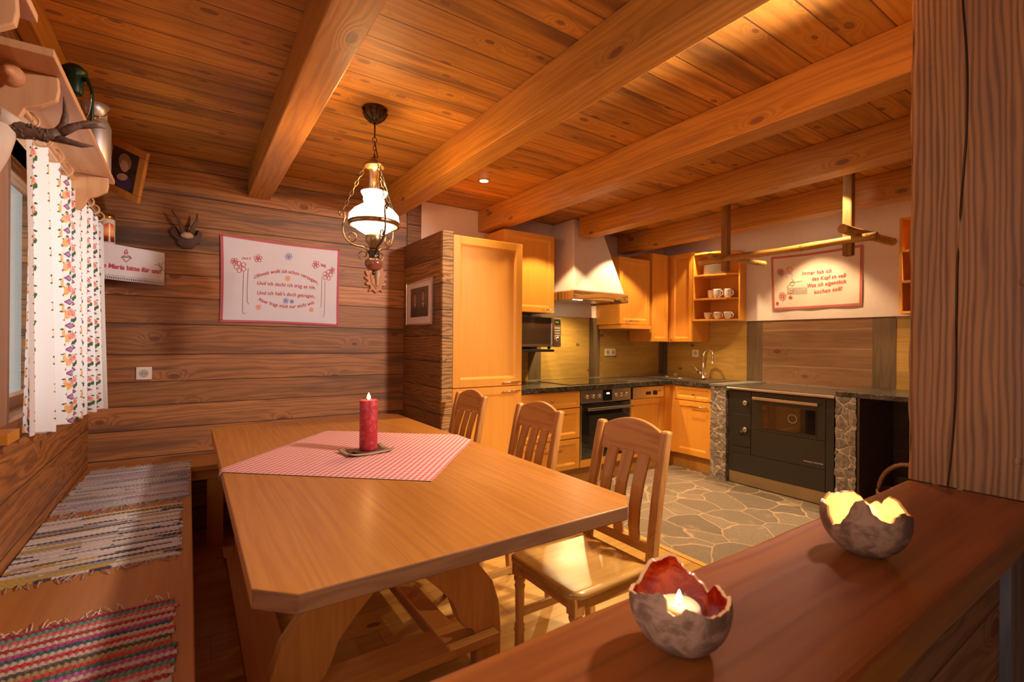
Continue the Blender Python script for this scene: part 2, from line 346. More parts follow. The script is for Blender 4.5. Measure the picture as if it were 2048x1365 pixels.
def mk_opal():
    t=NT('lit opal glass'); n=t.noise(t.coord(),9,2)
    e=t.n('Emission'); t.set(e.inputs[0],t.mix(n,(1,.80,.50),(1,.70,.36))); e.inputs[1].default_value=OPAL
    g=t.n('BsdfPrincipled'); g.inputs['Base Color'].default_value=(.9,.85,.75,1); g.inputs['Roughness'].default_value=.2
    a=t.n('AddShader'); t.t.links.new(e.outputs[0],a.inputs[0]); t.t.links.new(g.outputs[0],a.inputs[1]); return t.done(a.outputs[0])
OPAL=6.5
m_opal=mk_opal()
def mk_glass(name,col=(1,1,1),rough=.02,mixf=.12):
    t=NT(name); tr=t.n('BsdfTransparent'); tr.inputs[0].default_value=(*col,1); g=t.n('BsdfGlossy'); g.inputs['Roughness'].default_value=rough
    lw=t.n('LayerWeight'); lw.inputs[0].default_value=.25; f=t.M('ADD',t.M('MULTIPLY',lw.outputs[1],.6),mixf,clamp=True)
    mx=t.n('MixShader'); t.set(mx.inputs[0],f); t.t.links.new(tr.outputs[0],mx.inputs[1]); t.t.links.new(g.outputs[0],mx.inputs[2]); return t.done(mx.outputs[0])
m_glass=mk_glass('clear glass',(.95,.93,.9)); m_chim=mk_glass('glass chimney',(.95,.80,.55),.12,.35)
def mk_curtain():
    t=NT('printed floral curtain'); u,v,_=t.sep(t.coord('UV'))[:3]
    U=t.M('MULTIPLY',u,CU); V=t.M('MULTIPLY',v,CV)
    ci=t.M('FLOOR',U); par=t.M('MULTIPLY',t.M('FRACT',t.M('MULTIPLY',ci,.5)),1.)
    V=t.M('ADD',V,par)
    fu=t.M('SUBTRACT',t.M('FRACT',U),.5); fv=t.M('SUBTRACT',t.M('FRACT',V),.5)   # cell .13 x .13
    wn=t.n('TexNoise'); t.set(wn.inputs['Vector'],t.comb(U,V,0)); wn.inputs['Scale'].default_value=9; wn.inputs['Detail'].default_value=2
    w=t.sep(wn.outputs[1]); wx=t.M('MULTIPLY',t.M('SUBTRACT',w[0],.5),.10); wy=t.M('MULTIPLY',t.M('SUBTRACT',w[1],.5),.10)
    def blob(cx,cy,rx,ry,base):
        a=t.M('DIVIDE',t.M('SUBTRACT',t.M('ADD',fu,wx),cx*1.25),rx*1.3); b=t.M('DIVIDE',t.M('SUBTRACT',t.M('ADD',fv,wy),cy*1.15),ry*1.2)
        return t.M('LESS_THAN',t.M('ADD',t.M('MULTIPLY',a,a),t.M('MULTIPLY',b,b)),1.)
    col=(.86,.81,.76); c=t.mix(0.,col,col)
    G=(.06,.13,.06); 
    for cx,cy,rx,ry in ((-.02,.31,.07,.07),(.2,.0,.05,.08),(.16,-.06,.07,.05),(.09,-.13,.06,.07),(-.20,-.02,.08,.03),(-.21,.22,.06,.03),(.2,.30,.05,.03)):
        c=t.mix(blob(cx,cy,rx,ry,0),c,G)
    c=t.mix(blob(-.11,.08,.11,.13,0),c,(.75,.38,.05)); c=t.mix(blob(.06,.16,.13,.12,0),c,(.70,.10,.13))
    vr=t.vor(t.comb(U,V,0),13,'F1'); c=t.mix(t.M('MULTIPLY',t.M('MULTIPLY',t.step(vr,.3,.55),.6),blob(.0,.13,.22,.18,0)),c,(.85,.5,.35))
    dd=t.M('ADD',t.M('ABSOLUTE',t.M('MULTIPLY',fu,.62)),t.M('ABSOLUTE',t.M('ADD',fv,.37))); dm=t.M('LESS_THAN',dd,.15); c=t.mix(dm,c,(.30,.10,.20)); c=t.mix(t.M('LESS_THAN',dd,.085),c,(.36,.27,.40))
    d=t.n('BsdfDiffuse'); t.set(d.inputs[0],c); tl=t.n('BsdfTranslucent'); t.set(tl.inputs[0],c)
    mx=t.n('MixShader'); mx.inputs[0].default_value=.42; t.t.links.new(d.outputs[0],mx.inputs[1]); t.t.links.new(tl.outputs[0],mx.inputs[2]); return t.done(mx.outputs[0])
CU,CV=18.,10.4
m_curt=mk_curtain()
def mk_vcol(name,rough=.9):
    t=NT(name); a=t.n('Attribute'); a.attribute_name='Col'; n=t.noise(t.coord(),220,2)
    c=t.mix(t.M('MULTIPLY',n,.35),a.outputs[0],(.08,.06,.05)); return t.done(t.bsdf(c,rough))
m_rug=mk_vcol('woven rag fabric')
def mk_crackle(name,c1,c2,emi=None,st=0,rough=.5,sc=40,cw=0):
    t=NT(name); n=t.noise(t.coord(),sc,4,.65,.6); c=t.mix(t.step(n,.38,.65),c1,c2)
    return t.done(t.bsdf(c,rough,0,t.bump(n,.6,.003),Coat_Weight=cw,Coat_Roughness=.08))
m_bowlout=mk_crackle('rough stoneware',(.15,.075,.04),(.36,.20,.115),rough=.8,sc=34)
m_bowlred=mk_crackle('deep red glaze',(.13,.004,.002),(.34,.05,.01),rough=.15,sc=30,cw=1)
m_bowlcream=mk_crackle('cream glaze',(.85,.50,.22),(.90,.62,.32),rough=.3,sc=30,cw=.5)

# ------------------------------------------------------------------ the room
struct('floor',B(XL,2.47,YR,YB,-.05,0),m_floor)
struct('floor_kitchen',B(2.51,XR,YR,YB,-.05,.002),m_sfloor).name='floor.001'
struct('trim_1',B(2.47,2.51,YR,3.3,-.05,.006),wood('pale threshold strip','y',(.62,.40,.2),(.5,.28,.12),rings=6,knots=0),bevel=.002)
struct('ceiling',B(XL,XR,YR,YB,ZC,ZC+.06),m_ceil)
# left wall with the window opening and an added unseen one near the camera
WY0,WY1,WZ0,WZ1=1.98,3.42,1.0,2.02
V0,V1=-1.0,0.75
wl=MB(); T=.20
ys=[YR,V0,V1,WY0,WY1,YB]
wl.box(XL-T,XL,YR,YB,0,WZ0); wl.box(XL-T,XL,YR,YB,WZ1,ZC)
for a,b in ((YR,V0),(V1,WY0),(WY1,YB)): wl.box(XL-T,XL,a,b,WZ0,WZ1)
struct('wall_left',wl,m_wallL)
struct('wall_back',B(XL-T,1.66,YB,YB+.1,0,ZC),m_wallB)
struct('wall_kitchen',B(1.66,XR+.1,YB,YB+.1,0,ZC),m_white)
struct('wall_right',B(XR,XR+.1,YR,YB,0,ZC),m_white)
struct('wall_rear',B(XL-T,XR+.1,YR-.1,YR,0,ZC),m_wallB)
struct('trim_2',B(XL,-.447,YR,YB,2.36,ZC),m_beam,bevel=.006)
struct('trim_3',B(1.53,1.655,YB-.012,YB,2.06,ZC),m_pill)
# ceiling beams
for i,(a,b) in enumerate(((.343,.487),(1.281,1.425),(2.219,2.358),(3.128,3.268),(4.045,4.185))):
    y1=YB if i!=3 else 3.50
    bm_=struct('ceiling_beam',B(a,b,YR,y1-.001,2.306,ZC-.0005),m_beam,bevel=.006)
    del bm_['kind']; tag(bm_,['exposed ceiling beam left of the hanging lamp, leftmost of the five','exposed ceiling beam right of the hanging lamp','exposed ceiling beam ending on the white wall above the tall cabinet','exposed ceiling beam butting into the white cooker hood','exposed ceiling beam nearest the stove wall, last of the five'][i],'beam','exposed ceiling beams')
# wood clad pillar beside the tall cabinet
pl=thing('clad_pillar','dark rough timber clad pier between dining wall and tall cabinet','pillar',(1.55,3.5,0))
pm=MB().box(1.505,1.56,3.165,YB-.002,.001,2.09); obj('side_cladding',pm,m_pill,pl,bevel=.004)
m_pillf=wood('light sawn larch boards front','x',(.50,.27,.14),(.13,.06,.03),pw=.19,across='b',rings=34,ring_amt=.75,fine=.3,knots=.35,var=.5,rough=.6,bump=.9,groove=(.03,.015,.01),ls=2)
obj('front_cladding',B(1.507,1.592,3.135,3.164,.001,2.09),m_pillf,pl,bevel=.003)
# backsplash tiles
struct('trim_4',B(2.24,XR-.012,YB-.012,YB,.90,1.56),m_tileY)
struct('trim_5',B(XR-.012,XR,YR,YB,.90,1.525),m_tileX)
for i,(a,b) in enumerate(((2.80,2.956),(3.616,3.773),(4.77,4.85))): struct('trim_%d'%(6+i),B(a,b,YB-.016,YB-.0125,.905,1.56),m_tileD)
struct('trim_9',B(XR-.016,XR-.0125,3.80,YB-.017,.905,1.56),m_tileD)
struct('trim_10',B(XR-.016,XR-.0125,2.63,2.793,.905,1.525),m_tileD)
struct('trim_11',B(XR-.016,XR-.0125,1.517,1.683,.905,1.525),m_tileD)
struct('trim_12',B(XR-.015,XR-.0125,1.683,2.63,.90,1.525),m_tileM)
# white upper panel standing slightly proud
struct('trim_13',B(XR-.022,XR,YR,2.9,1.526,ZC),m_white)
# ------------------------------------------------------------------ windows
def window(n,y0,y1,cas):
    fr=MB(); x0,x1=XL-.14,XL-.09
    for a,b,c,d in ((y0,y1,WZ0,WZ0+.05),(y0,y1,WZ1-.05,WZ1)): fr.box(x0,x1,a,b,c,d)
    for a in (y0,y1-.05,(y0+y1)/2-.03): fr.box(x0,x1,a,a+.05,WZ0+.05,WZ1-.05)
    w=struct('window_%d'%n,fr,m_win,bevel=.004)
    o=obj('window_pane',B(XL-.118,XL-.112,y0+.05,y1-.05,WZ0+.05,WZ1-.05),m_glass,w)
    # casing, standing into the room
    cs=MB()
    cs.box(XL-.085,XL+.064,y0-.10,y0+.045,WZ0+.032,WZ1+.06); cs.box(XL-.085,XL+.02,y1,y1+.06,WZ0+.03,WZ1+.06); cs.box(XL-.085,XL+.03,y0,y1,WZ1,WZ1+.06)
    if cas: obj('window_casing',cs,m_win,w,bevel=.004)
    obj('window_sill',B(XL+.001,XL+.105 if cas else XL+.04,y0-.15,(y0-.045) if cas else y1+.05,WZ0+.0,WZ0+.031),m_sill,w,bevel=.002)
    return w
window(1,WY0,WY1,True); window(2,V0,V1,True)  # second window is an unseen addition that lets in fill light
obj('roller_track',B(XL-.085,XL-.07,WY0,WY0+.02,WZ0,WZ1),m_silver,bpy.data.objects['window_1'])
# outdoor stone wall seen through the pane
og=obj('garden_wall',B(-3.4,-3.1,-3,14,-.3,2.45),plain('pale outdoor stone',(.62,.56,.46),.9,nz=.25,nsc=6,bump=.5)); tag(og,'pale stone wall outdoors seen through the window behind the curtain','wall')

# ------------------------------------------------------------------ benches
ZB=.51
bn=thing('wall_bench','long wooden wall bench under the window with three rag rugs on it','bench',(-.25,1.5,0))
obj('seat_board',B(XL+.002,.018,-.6,YB-.35,ZB-.035,ZB),m_bench,bn,bevel=.004)
obj('front_panel',B(-.030,.0,-.6,YB-.36,.06,ZB-.036),m_bench,bn)
bb=thing('corner_bench','short wooden bench along the plank wall at the far end of the table','bench',(.5,3.7,0))
obj('seat_board',B(XL+.002,1.45,YB-.349,YB-.002,ZB-.035,ZB),m_benchx,bb,bevel=.004)
obj('apron',B(.02,1.44,YB-.34,YB-.32,ZB-.09,ZB-.036),m_benchx,bb)
for x in (.10,1.2): obj('leg',B(x,x+.09,YB-.335,YB-.29,0,ZB-.0905),m_leg,bb,bevel=.003)

# ------------------------------------------------------------------ rag rugs
def rug(name,label,corners,rows,palette,seed,amp=.0035,nseg=90,fr_col=(.75,.6,.5),flen=.045,blend=True):
    rnd=random.Random(seed); mb=MB(); mb.col=[]
    (x0a,x1a,y0),(x0b,x1b,y1)=corners    # near edge / far edge
    cur=rnd.choice(palette); 
    for r in range(rows):
        t=(r+.5)/rows; yy=y0+(y1-y0)*t; xa=x0a+(x0b-x0a)*t+rnd.uniform(-.012,.003); xb=x1a+(x1b-x1a)*t+rnd.uniform(-.006,.014)
        xa=max(xa,XL+.006)
        hw=(y1-y0)/rows*.56; base=palette[r%len(palette)] if not blend else rnd.choice(palette)
        if blend and rnd.random()<.35: base=cur
        cur=base; seg=[]; c=base
        ch=rnd.uniform(.2,.9)
        nv=5; start=len(mb.v); vs=[]
        for i in range(nseg+1):
            u=i/nseg; xx=xa+(xb-xa)*u
            if blend and rnd.random()<.06*ch: c=rnd.choice(palette)
            elif not blend: c=base
            warp_=math.sin(i*2.0+(r%2)*PI)
            for k in range(nv):
                a=PI*k/(nv-1)
                vs.append((xx,yy-math.cos(a)*hw+.004*math.sin(u*5+seed),ZB+.001+math.sin(a)*(.0055+amp*warp_*.5)))
                cc=c
                if warp_>.75 and k in(2,): cc=tuple(min(1,.6*q+.25) for q in c)
                mb.col.append(cc)
        fs=[(i*nv+k,(i+1)*nv+k,(i+1)*nv+k+1,i*nv+k+1) for i in range(nseg) for k in range(nv-1)]
        mb.add(vs,fs,True)
    o=thing(name,label,'rug',((x0a+x1a)/2,(y0+y1)/2,ZB),'rag rugs on the wall bench')
    obj('woven_field',mb,m_rug,o)
    fmat=plain(name+' fringe',fr_col,.9)
    for e,(yy,sg,xa,xb) in enumerate(((y0,-1,x0a,x1a),(y1,1,x0b,x1b))):
        n=46; f=MB()
        for i in range(n):
            x=xa+(xb-xa)*(i+rnd.random())/n
            if x<XL+.02: continue
            if rnd.random()<.35: continue
            L=flen*rnd.uniform(.5,1.2); dx=rnd.uniform(-.03,.03)
            f.tube([(x,yy,ZB+.004),(x+dx*.4,yy+sg*L*.5,ZB+.004+rnd.random()*.006),(min(x+dx,.012),yy+sg*L,ZB+.0035)],.0016,5)
        obj('fringe',f,fmat,o)['kind']='stuff'
    return o
palA=[(.55,.50,.52),(.40,.37,.42),(.62,.55,.55),(.30,.27,.30),(.16,.15,.18),(.60,.42,.36),(.50,.46,.42),(.33,.38,.46),(.62,.30,.32),(.50,.40,.30),(.58,.54,.5),(.62,.60,.62)]
palB=[(.70,.62,.56),(.74,.66,.60),(.62,.55,.52),(.05,.045,.055),(.07,.065,.075),(.66,.56,.46),(.70,.60,.52),(.55,.36,.06),(.34,.30,.30),(.74,.68,.66),(.10,.09,.10)]
palC=[(.58,.03,.05),(.62,.50,.38),(.03,.12,.14),(.50,.05,.22),(.64,.52,.40),(.40,.03,.03),(.66,.50,.40),(.66,.14,.12),(.10,.30,.22),(.34,.02,.07),(.64,.50,.38),(.45,.10,.30),(.05,.16,.10),(.60,.05,.04),(.42,.30,.12),(.10,.08,.06),(.62,.5,.38)]
rug('rag_rug','grey and pale blue striped rag rug, farthest of three on the bench',((-.50,-.005,2.87),(-.46,.008,3.70)),60,palA,3,fr_col=(.45,.40,.42))
rug('rag_rug','cream and black striped rag rug with yellow stripes, middle one on the bench',((-.50,-.028,2.11),(-.50,-.026,2.77)),46,palB,11,fr_col=(.45,.36,.36))
rug('rag_rug','red, green and cream striped rag rug at the near end of the bench',((-.50,-.034,.95),(-.50,-.030,1.76)),44,palC,5,amp=.006,fr_col=(.75,.58,.45),blend=False,nseg=110)

# ------------------------------------------------------------------ dining table
TX0,TX1,TY0,TY1,TZ=.114,1.262,1.078,3.43,.76
tb=thing('dining_table','large rectangular oak dining table with clipped corners and checked cloth','table',(.69,2.25,0))
ch=.078
poly=[(TX0+ch,TY0),(TX1-ch,TY0),(TX1,TY0+ch),(TX1,TY1-ch),(TX1-ch,TY1),(TX0+ch,TY1),(TX0,TY1-ch),(TX0,TY0+ch)]
tt_=obj('tabletop',MB().prism(poly,'z',TZ-.045,TZ),m_table,tb,bevel=.004)
tt_.data.materials.append(wood('oak end grain','x',(.33,.15,.075),(.18,.075,.04),pw=.287,across='a',ph=-.45,gw=.006,rings=18,wm=1.6,ring_amt=.5,fine=.4,knots=0,rough=.5,bump=.08,sat=.5))
for q in tt_.data.polygons:
    if abs(q.normal.y)>.5: q.material_index=1
def leg_profile(sx,cx):
    # S-curved leg in the xz plane, sx=+1 leans outward to the right
    out=[(.07,.712),(.13,.60),(.20,.50),(.30,.40),(.355,.33),(.385,.24),(.395,.14),(.395,0)]
    inn=[(.285,0),(.285,.13),(.262,.165),(.225,.185),(.205,.22),(.18,.29),(.12,.36),(.05,.43),(.00,.52),(-.035,.62),(-.06,.712)]
    return [(cx+sx*x,z) for x,z in out+inn]
for y in (1.64,2.95):
    obj('leg',MB().prism(leg_profile(1,.665),'y',y,y+.055),m_leg,tb,bevel=.003)
    obj('leg',MB().prism(leg_profile(-1,.60),'y',y,y+.055),m_leg,tb,bevel=.003)
    obj('cross_rail',B(.36,.90,y+.0,y+.055,.660,.7145),m_rail,tb,bevel=.003)
obj('foot_rail',B(.16,1.03,1.60,1.635,.105,.14).box(.16,1.03,1.6355,1.76,.105,.14),m_rail,tb,bevel=.003)
obj('foot_rail',B(.16,1.03,2.94,3.09,.105,.14),m_rail,tb,bevel=.003)
obj('foot_rail',B(.80,.90,1.761,2.939,.105,.14),m_bench,tb,bevel=.003)
obj('foot_rail',B(.17,.31,1.761,2.939,.105,.14),m_bench,tb,bevel=.003)
# cloth
cc_=(.717,2.30); e1=Vector((.047,-.632)); e2=Vector((.632,.047))
def clothf(u,v):
    a=u-.5; b=v-.5       # square axes along sides
    p=Vector(cc_)+ (e1+e2)*a + (e2-e1)*b
    x,y=p; z=TZ+.0032+.0012*math.sin(9*u+3)*math.sin(11*v)
    if x<TX0: d=TX0-x; th=min(d/.012,1); x=TX0-.003-.006*th; z=TZ+.003-d*1.35
    elif x>TX1: d=x-TX1; x=TX1+.003+.004*min(d/.012,1); z=TZ+.003-d
    return (x,y,z)
cl=obj('checked_cloth',MB().grid(clothf,110,110),m_ging,solid=.0012); tag(cl,'red and white gingham cloth laid diagonally across the dining table','tablecloth')
cl.data.uv_layers.active
co=thing('candle_plate','small curled brown ceramic plate under the red candle','plate',(.70,2.265,TZ+.0055))
def platef(m,inset,zo):
    def f(u,v):
        a=(u-.5)*(.215-inset); b=(v-.5)*(.145-inset); th=math.radians(8)
        x=a*math.cos(th)-b*math.sin(th); y=a*math.sin(th)+b*math.cos(th)
        return (.70+x, 2.265+y, TZ+.0085+zo+.014*(abs(u-.5)*2)**4*(abs(v-.5)*2)**2+.004*math.sin(u*7)**2*abs(v-.5))
    return MB().grid(f,20,14)
obj('plate_body',platef(0,0,0),plain('beige glazed rim',(.36,.25,.15),.4,nz=.2,nsc=40),co,solid=.006)
obj('glazed_centre',platef(0,.05,.0042),plain('brown glaze',(.12,.035,.02),.3),co,solid=.001)
cd=thing('pillar_candle','tall burning red pillar candle on the dining table','candle',(.713,2.275,TZ+.0145))
CX_,CY_=.713,2.275
obj('wax_column',MB().lathe([(.0,0),(.040,0),(.0415,.004),(.0415,.228),(.039,.235),(.033,.232),(.0,.226)],(CX_,CY_,TZ+.0145),32),m_rwax,cd)
obj('wick',MB().tube([(CX_,CY_,TZ+.24),(CX_,CY_,TZ+.256)],.0012,6),m_dark,cd)
def flame(c,h,par,r=.25):
    pr=[(0,0),(.20,.12),(.26,.3),(.20,.55),(.10,.8),(0,1)]
    return obj('flame',MB().lathe([(a*h*r/.25,b*h) for a,b in pr],c,12),m_flame,par)
flame((CX_,CY_,TZ+.249),.034,cd)
# ------------------------------------------------------------------ chairs
def chair():
    t=thing('dining_chair','','chair',(0,0,0),'pine dining chairs along the table')
    # local: seat centre at x=0..., sitter faces -x; local origin at floor below seat centre; width along y
    hw=.175
    # posts, leaning back
    for sy in (-1,1):
        pts=[(.235,0),(.215,.20),(.205,.40),(.215,.50),(.240,.68),(.275,.86),(.295,.945)]
        mb=MB(); rings=[]
        for x,z in pts:
            w=.021; d=.019 if z<.9 else .017
            rings.append([(x-d,sy*hw-w,z),(x+d,sy*hw-w,z),(x+d,sy*hw+w,z),(x-d,sy*hw+w,z)])
        vs=[v for r in rings for v in r]; n=4
        fs=[(i*n+k,i*n+(k+1)%n,(i+1)*n+(k+1)%n,(i+1)*n+k) for i in range(len(rings)-1) for k in range(4)]+[(3,2,1,0),tuple(len(vs)-4+k for k in range(4))]
        mb.add(vs,fs); obj('back_post',mb,m_chz,t,bevel=.010)
        # front turned leg
        pr=[(.013,0),(.017,.01),(.020,.08),(.019,.14),(.023,.15),(.019,.16),(.021,.17),(.016,.18),(.0185,.26),(.0185,.31),(.022,.325),(.017,.335),(.024,.35),(.024,.358),(.017,.366)]
        obj('front_leg',MB().lathe(pr,(-.165,sy*.165,0),16).box(-.187,-.143,sy*.165-.022,sy*.165+.022,.366,.425),m_chz,t)
        obj('side_rail',B(-.142,.184,sy*.165-.011,sy*.165+.011,.375,.425),m_chx,t,bevel=.002)
        obj('side_stretcher',B(-.150,.20,sy*.165-.009,sy*.165+.009,.20,.23),m_chx,t,bevel=.002)
    obj('front_rail',B(-.176,-.154,-.142,.142,.375,.425),m_chy,t)
    obj('back_rail',B(.193,.213,-.153,.153,.36,.425),m_chy,t)
    # seat
    def sf(u,v):
        x=-.205+u*.405; y=-(.198-.012*u)+v*2*(.198-.012*u)
        r=max(0,(abs(v-.5)*2)-.0); x-= .0 if u>.5 else -(1-min(1,(1-abs(v-.5)*2)/.18))**2*.045*(1-2*u)
        z=.448-.009*max(0,1-((u-.55)/.45)**2)*max(0,1-((v-.5)*2)**2)
        return (x,y,z)
    so=obj('seat',MB().grid(sf,16,16),m_chx,t,solid=.022,bevel=0); so.modifiers['s'].offset=-1
    # top rail, arched
    n=12; vs=[]
    for i in range(n+1):
        u=i/n; y=-hw+.02+u*(2*hw-.04); arch=.045*(1-(2*u-1)**2)
        for (x,z) in ((.262,.828),(.262+.020,.828-.003),(.297+.008,.932+arch*.9),(.297-.010,.932+arch*.9)):
            vs.append((x-.012*(1-(2*u-1)**2)*-1,y,z))
    fs=[(i*4+k,i*4+(k+1)%4,(i+1)*4+(k+1)%4,(i+1)*4+k) for i in range(n) for k in range(4)]+[(3,2,1,0),tuple(n*4+k for k in range(4))]
    obj('top_rail',MB().add(vs,fs),m_chy,t,bevel=.004)
    obj('lower_back_rail',B(.208,.228,-.154,.154,.475,.515),m_chy,t,bevel=.003)
    for yc in (-.085,0,.085):
        vs=[]; pts=[(.218,.505),(.210,.56),(.215,.64),(.232,.72),(.258,.80),(.272,.84)]
        for x,z in pts: w=.026+.004*(z-.5)/.34; vs+=[(x-.006,yc-w,z),(x+.006,yc-w,z),(x+.006,yc+w,z),(x-.006,yc+w,z)]
        n=len(pts); fs=[(i*4+k,i*4+(k+1)%4,(i+1)*4+(k+1)%4,(i+1)*4+k) for i in range(n-1) for k in range(4)]+[(3,2,1,0),tuple((n-1)*4+k for k in range(4))]
        obj('back_slat',MB().add(vs,fs),m_chz,t,bevel=.003)
    return t
ch1=chair(); ch1.location=(1.262,1.395,0); ch1['label']='pine slat-back dining chair nearest the camera, its whole seat showing'
dup(ch1,(1.262,2.045,0),'pine slat-back dining chair in the middle of the three along the table')
dup(ch1,(1.262,2.785,0),'pine slat-back dining chair farthest away, next to the tall cabinet')

# ------------------------------------------------------------------ kitchen units
def door(par,name,ax,p0,a0,a1,z0,z1,handle=None,inset=.045,knob=None,th=.020,mat=None):
    """panelled door/drawer front. ax 'y': faces -y at y=p0 spanning x a0..a1 ; ax 'x': faces -x at x=p0 spanning y a0..a1"""
    mat=mat or m_cab
    def bx(m,a,b,c,d,e,f): # along, depth(from front), z
        if ax=='y': m.box(a,b,p0+c,p0+d,e,f)
        else: m.box(p0+c,p0+d,a,b,e,f)
    g=.0018; a0+=g;a1-=g;z0+=g;z1-=g; s=inset
    m=MB(); bx(m,a0,a0+s,0,th,z0,z1); bx(m,a1-s,a1,0,th,z0,z1); bx(m,a0+s,a1-s,0,th,z1-s,z1); bx(m,a0+s,a1-s,0,th,z0,z0+s)
    o=obj(name,m,mat,par,bevel=.0025)
    # bevelled moulding and panel
    mm=MB(); i0,i1,k0,k1=a0+s,a1-s,z0+s,z1-s; q=.016
    def pt(a,d,z): return (a,p0+d,z) if ax=='y' else (p0+d,a,z)
    outer=[(i0,k0),(i1,k0),(i1,k1),(i0,k1)]; inner=[(i0+q,k0+q),(i1-q,k0+q),(i1-q,k1-q),(i0+q,k1-q)]
    vs=[pt(a,.002,z) for a,z in outer]+[pt(a,.012,z) for a,z in inner]
    mm.add(vs,[(0,1,5,4),(1,2,6,5),(2,3,7,6),(3,0,4,7),(4,5,6,7)])
    obj('panel',mm,mat,o)
    def bar(c0,c1,z,vert=False):
        hm=MB(); pts=[pt(c0,-.028,z),pt(c1,-.028,z)]
        hm.tube(pts,.0055,10)
        for c in (c0+.015,c1-.015): hm.tube([pt(c,-.028,z),pt(c,0,z)],.004,8)
        h=obj('handle',hm,m_chrome,o)
    if handle: bar(*handle)
    if knob:
        for a,z in [knob]:
            M=Matrix.Rotation(PI/2,4,'X') if ax=='y' else Matrix.Rotation(-PI/2,4,'Y')
            obj('knob',MB().lathe([(.004,0),(.004,.012),(.011,.018),(.012,.024),(.007,.029),(0,.030)],pt(a,0,z),14,M=M),m_brass,o)
    return o
YF=3.25; XF=4.22; Z0=.155; Z1=.855
# tall cabinet
tc=thing('tall_cabinet','tall honey-coloured cabinet with big panelled doors beside the timber pier','cabinet',(1.9,3.5,0))
obj('body',B(1.600,2.225,3.176,YB-.003,.0,2.075),m_cab,tc)
door(tc,'door','y',3.155,1.602,2.223,.945,2.075,handle=(2.03,2.19,.975),inset=.06)
door(tc,'door','y',3.155,1.602,2.223,.12,.942,handle=(2.03,2.19,.905),inset=.06)
# drawer unit
dc=thing('drawer_cabinet','honey-coloured base cabinet with three drawers left of the oven','cabinet',(2.6,3.5,0))
obj('body',B(2.232,2.935,YF+.021,YB-.02,Z0,.858),m_cab,dc)
door(dc,'drawer','y',YF,2.234,2.935,.705,Z1,knob=(2.60,.775),inset=.03,mat=m_cabx)
door(dc,'drawer','y',YF,2.234,2.935,.43,.70,handle=(2.53,2.75,.655),inset=.045,mat=m_cabx)
door(dc,'drawer','y',YF,2.234,2.935,Z0,.425,handle=(2.53,2.75,.38),inset=.045,mat=m_cabx)
# oven
ov=thing('oven','built-in steel and black glass oven under the cooktop','oven',(3.26,3.5,0))
obj('body',B(2.940,3.596,YF+.021,YB-.02,Z0,.858),m_dark,ov)
obj('control_panel',B(2.943,3.594,YF-.003,YF+.02,.735,.855),m_steel,ov,bevel=.002)
obj('display',B(3.215,3.335,YF-.0045,YF-.0031,.745,.848),m_glassb,ov)
obj('clock_digits',B(3.262,3.272,YF-.0055,YF-.0046,.806,.820).box(3.276,3.287,YF-.0055,YF-.0046,.806,.820).box(3.291,3.300,YF-.0055,YF-.0046,.806,.820),m_led,ov)
for x in (3.015,3.09,3.165,3.385,3.455,3.525):
    obj('control_knob',MB().lathe([(.019,0),(.019,.012),(.016,.017),(0,.018)],(x,YF-.003,.795),18,M=Matrix.Rotation(PI/2,4,'X')),m_steel,ov)
dr=obj('oven_door',B(2.955,3.582,YF,YF+.02,.225,.722),m_glassb,ov,bevel=.002)
obj('door_trim',B(2.943,2.9545,YF-.001,YF+.02,.225,.722).box(3.5825,3.594,YF-.001,YF+.02,.225,.722),m_steel,ov)
hb=MB().box(3.0,3.60,YF-.045,YF-.028,.668,.692); hb.box(3.03,3.05,YF-.028,YF,.672,.688).box(3.54,3.56,YF-.028,YF,.672,.688)
obj('handle',hb,m_steel,dr,bevel=.003)
obj('window_frame',B(3.05,3.49,YF-.0012,YF-.0002,.30,.62),plain('dark reflective pane',(.03,.025,.022),.08),dr)
obj('lower_panel',B(2.943,3.594,YF,YF+.02,Z0,.223),m_cabx,ov)
# dishwasher
dw=thing('dishwasher','integrated dishwasher with steel control strip and honey-coloured front','dishwasher',(3.85,3.5,0))
obj('body',B(3.601,4.098,YF+.021,YB-.02,Z0,.858),m_dark,dw)
obj('control_strip',B(3.625,4.090,YF-.002,YF+.02,.735,.850),m_steel,dw,bevel=.002)
obj('display',B(3.815,3.89,YF-.0035,YF-.0021,.768,.800),m_dark,dw)
obj('dial',MB().lathe([(.024,0),(.022,.014),(0,.015)],(3.955,YF-.002,.785),18,M=Matrix.Rotation(PI/2,4,'X')),m_dark,dw)
obj('indicator',B(4.00,4.008,YF-.0035,YF-.0021,.795,.805).box(4.015,4.023,YF-.0035,YF-.0021,.795,.805).box(4.03,4.038,YF-.0035,YF-.0021,.795,.805),m_dark,dw)
door(dw,'front_door','y',YF,3.601,4.098,Z0,.732,inset=.055)
# corner filler + sink cabinet
sk=thing('sink_cabinet','honey-coloured corner base cabinet with drawer and door under the sink','cabinet',(4.5,3.2,0))
obj('body',MB().box(4.101,XR-.02,YF+.001,YB-.02,Z0,.858).box(XF+.021,XR-.02,2.785,YF,Z0,.80),m_cab,sk)
obj('corner_post',B(4.10,XF,YF-.0,YF+.0005,Z0,.855).box(XF-.0,XF+.0005,YF-.04,YF,Z0,.855),m_cab,sk)
door(sk,'drawer','x',XF,2.787,3.215,.71,Z1,knob=(2.98,.775),inset=.03,mat=m_cab)
door(sk,'door','x',XF,2.787,3.215,Z0,.705,handle=(2.82,3.02,.655),inset=.055)
obj('kick_board',B(2.232,XF+.05,YF+.05,YF+.066,.003,Z0-.001).box(XF+.05,XF+.066,2.785,YF+.066,.003,Z0-.001),m_kick,sk)
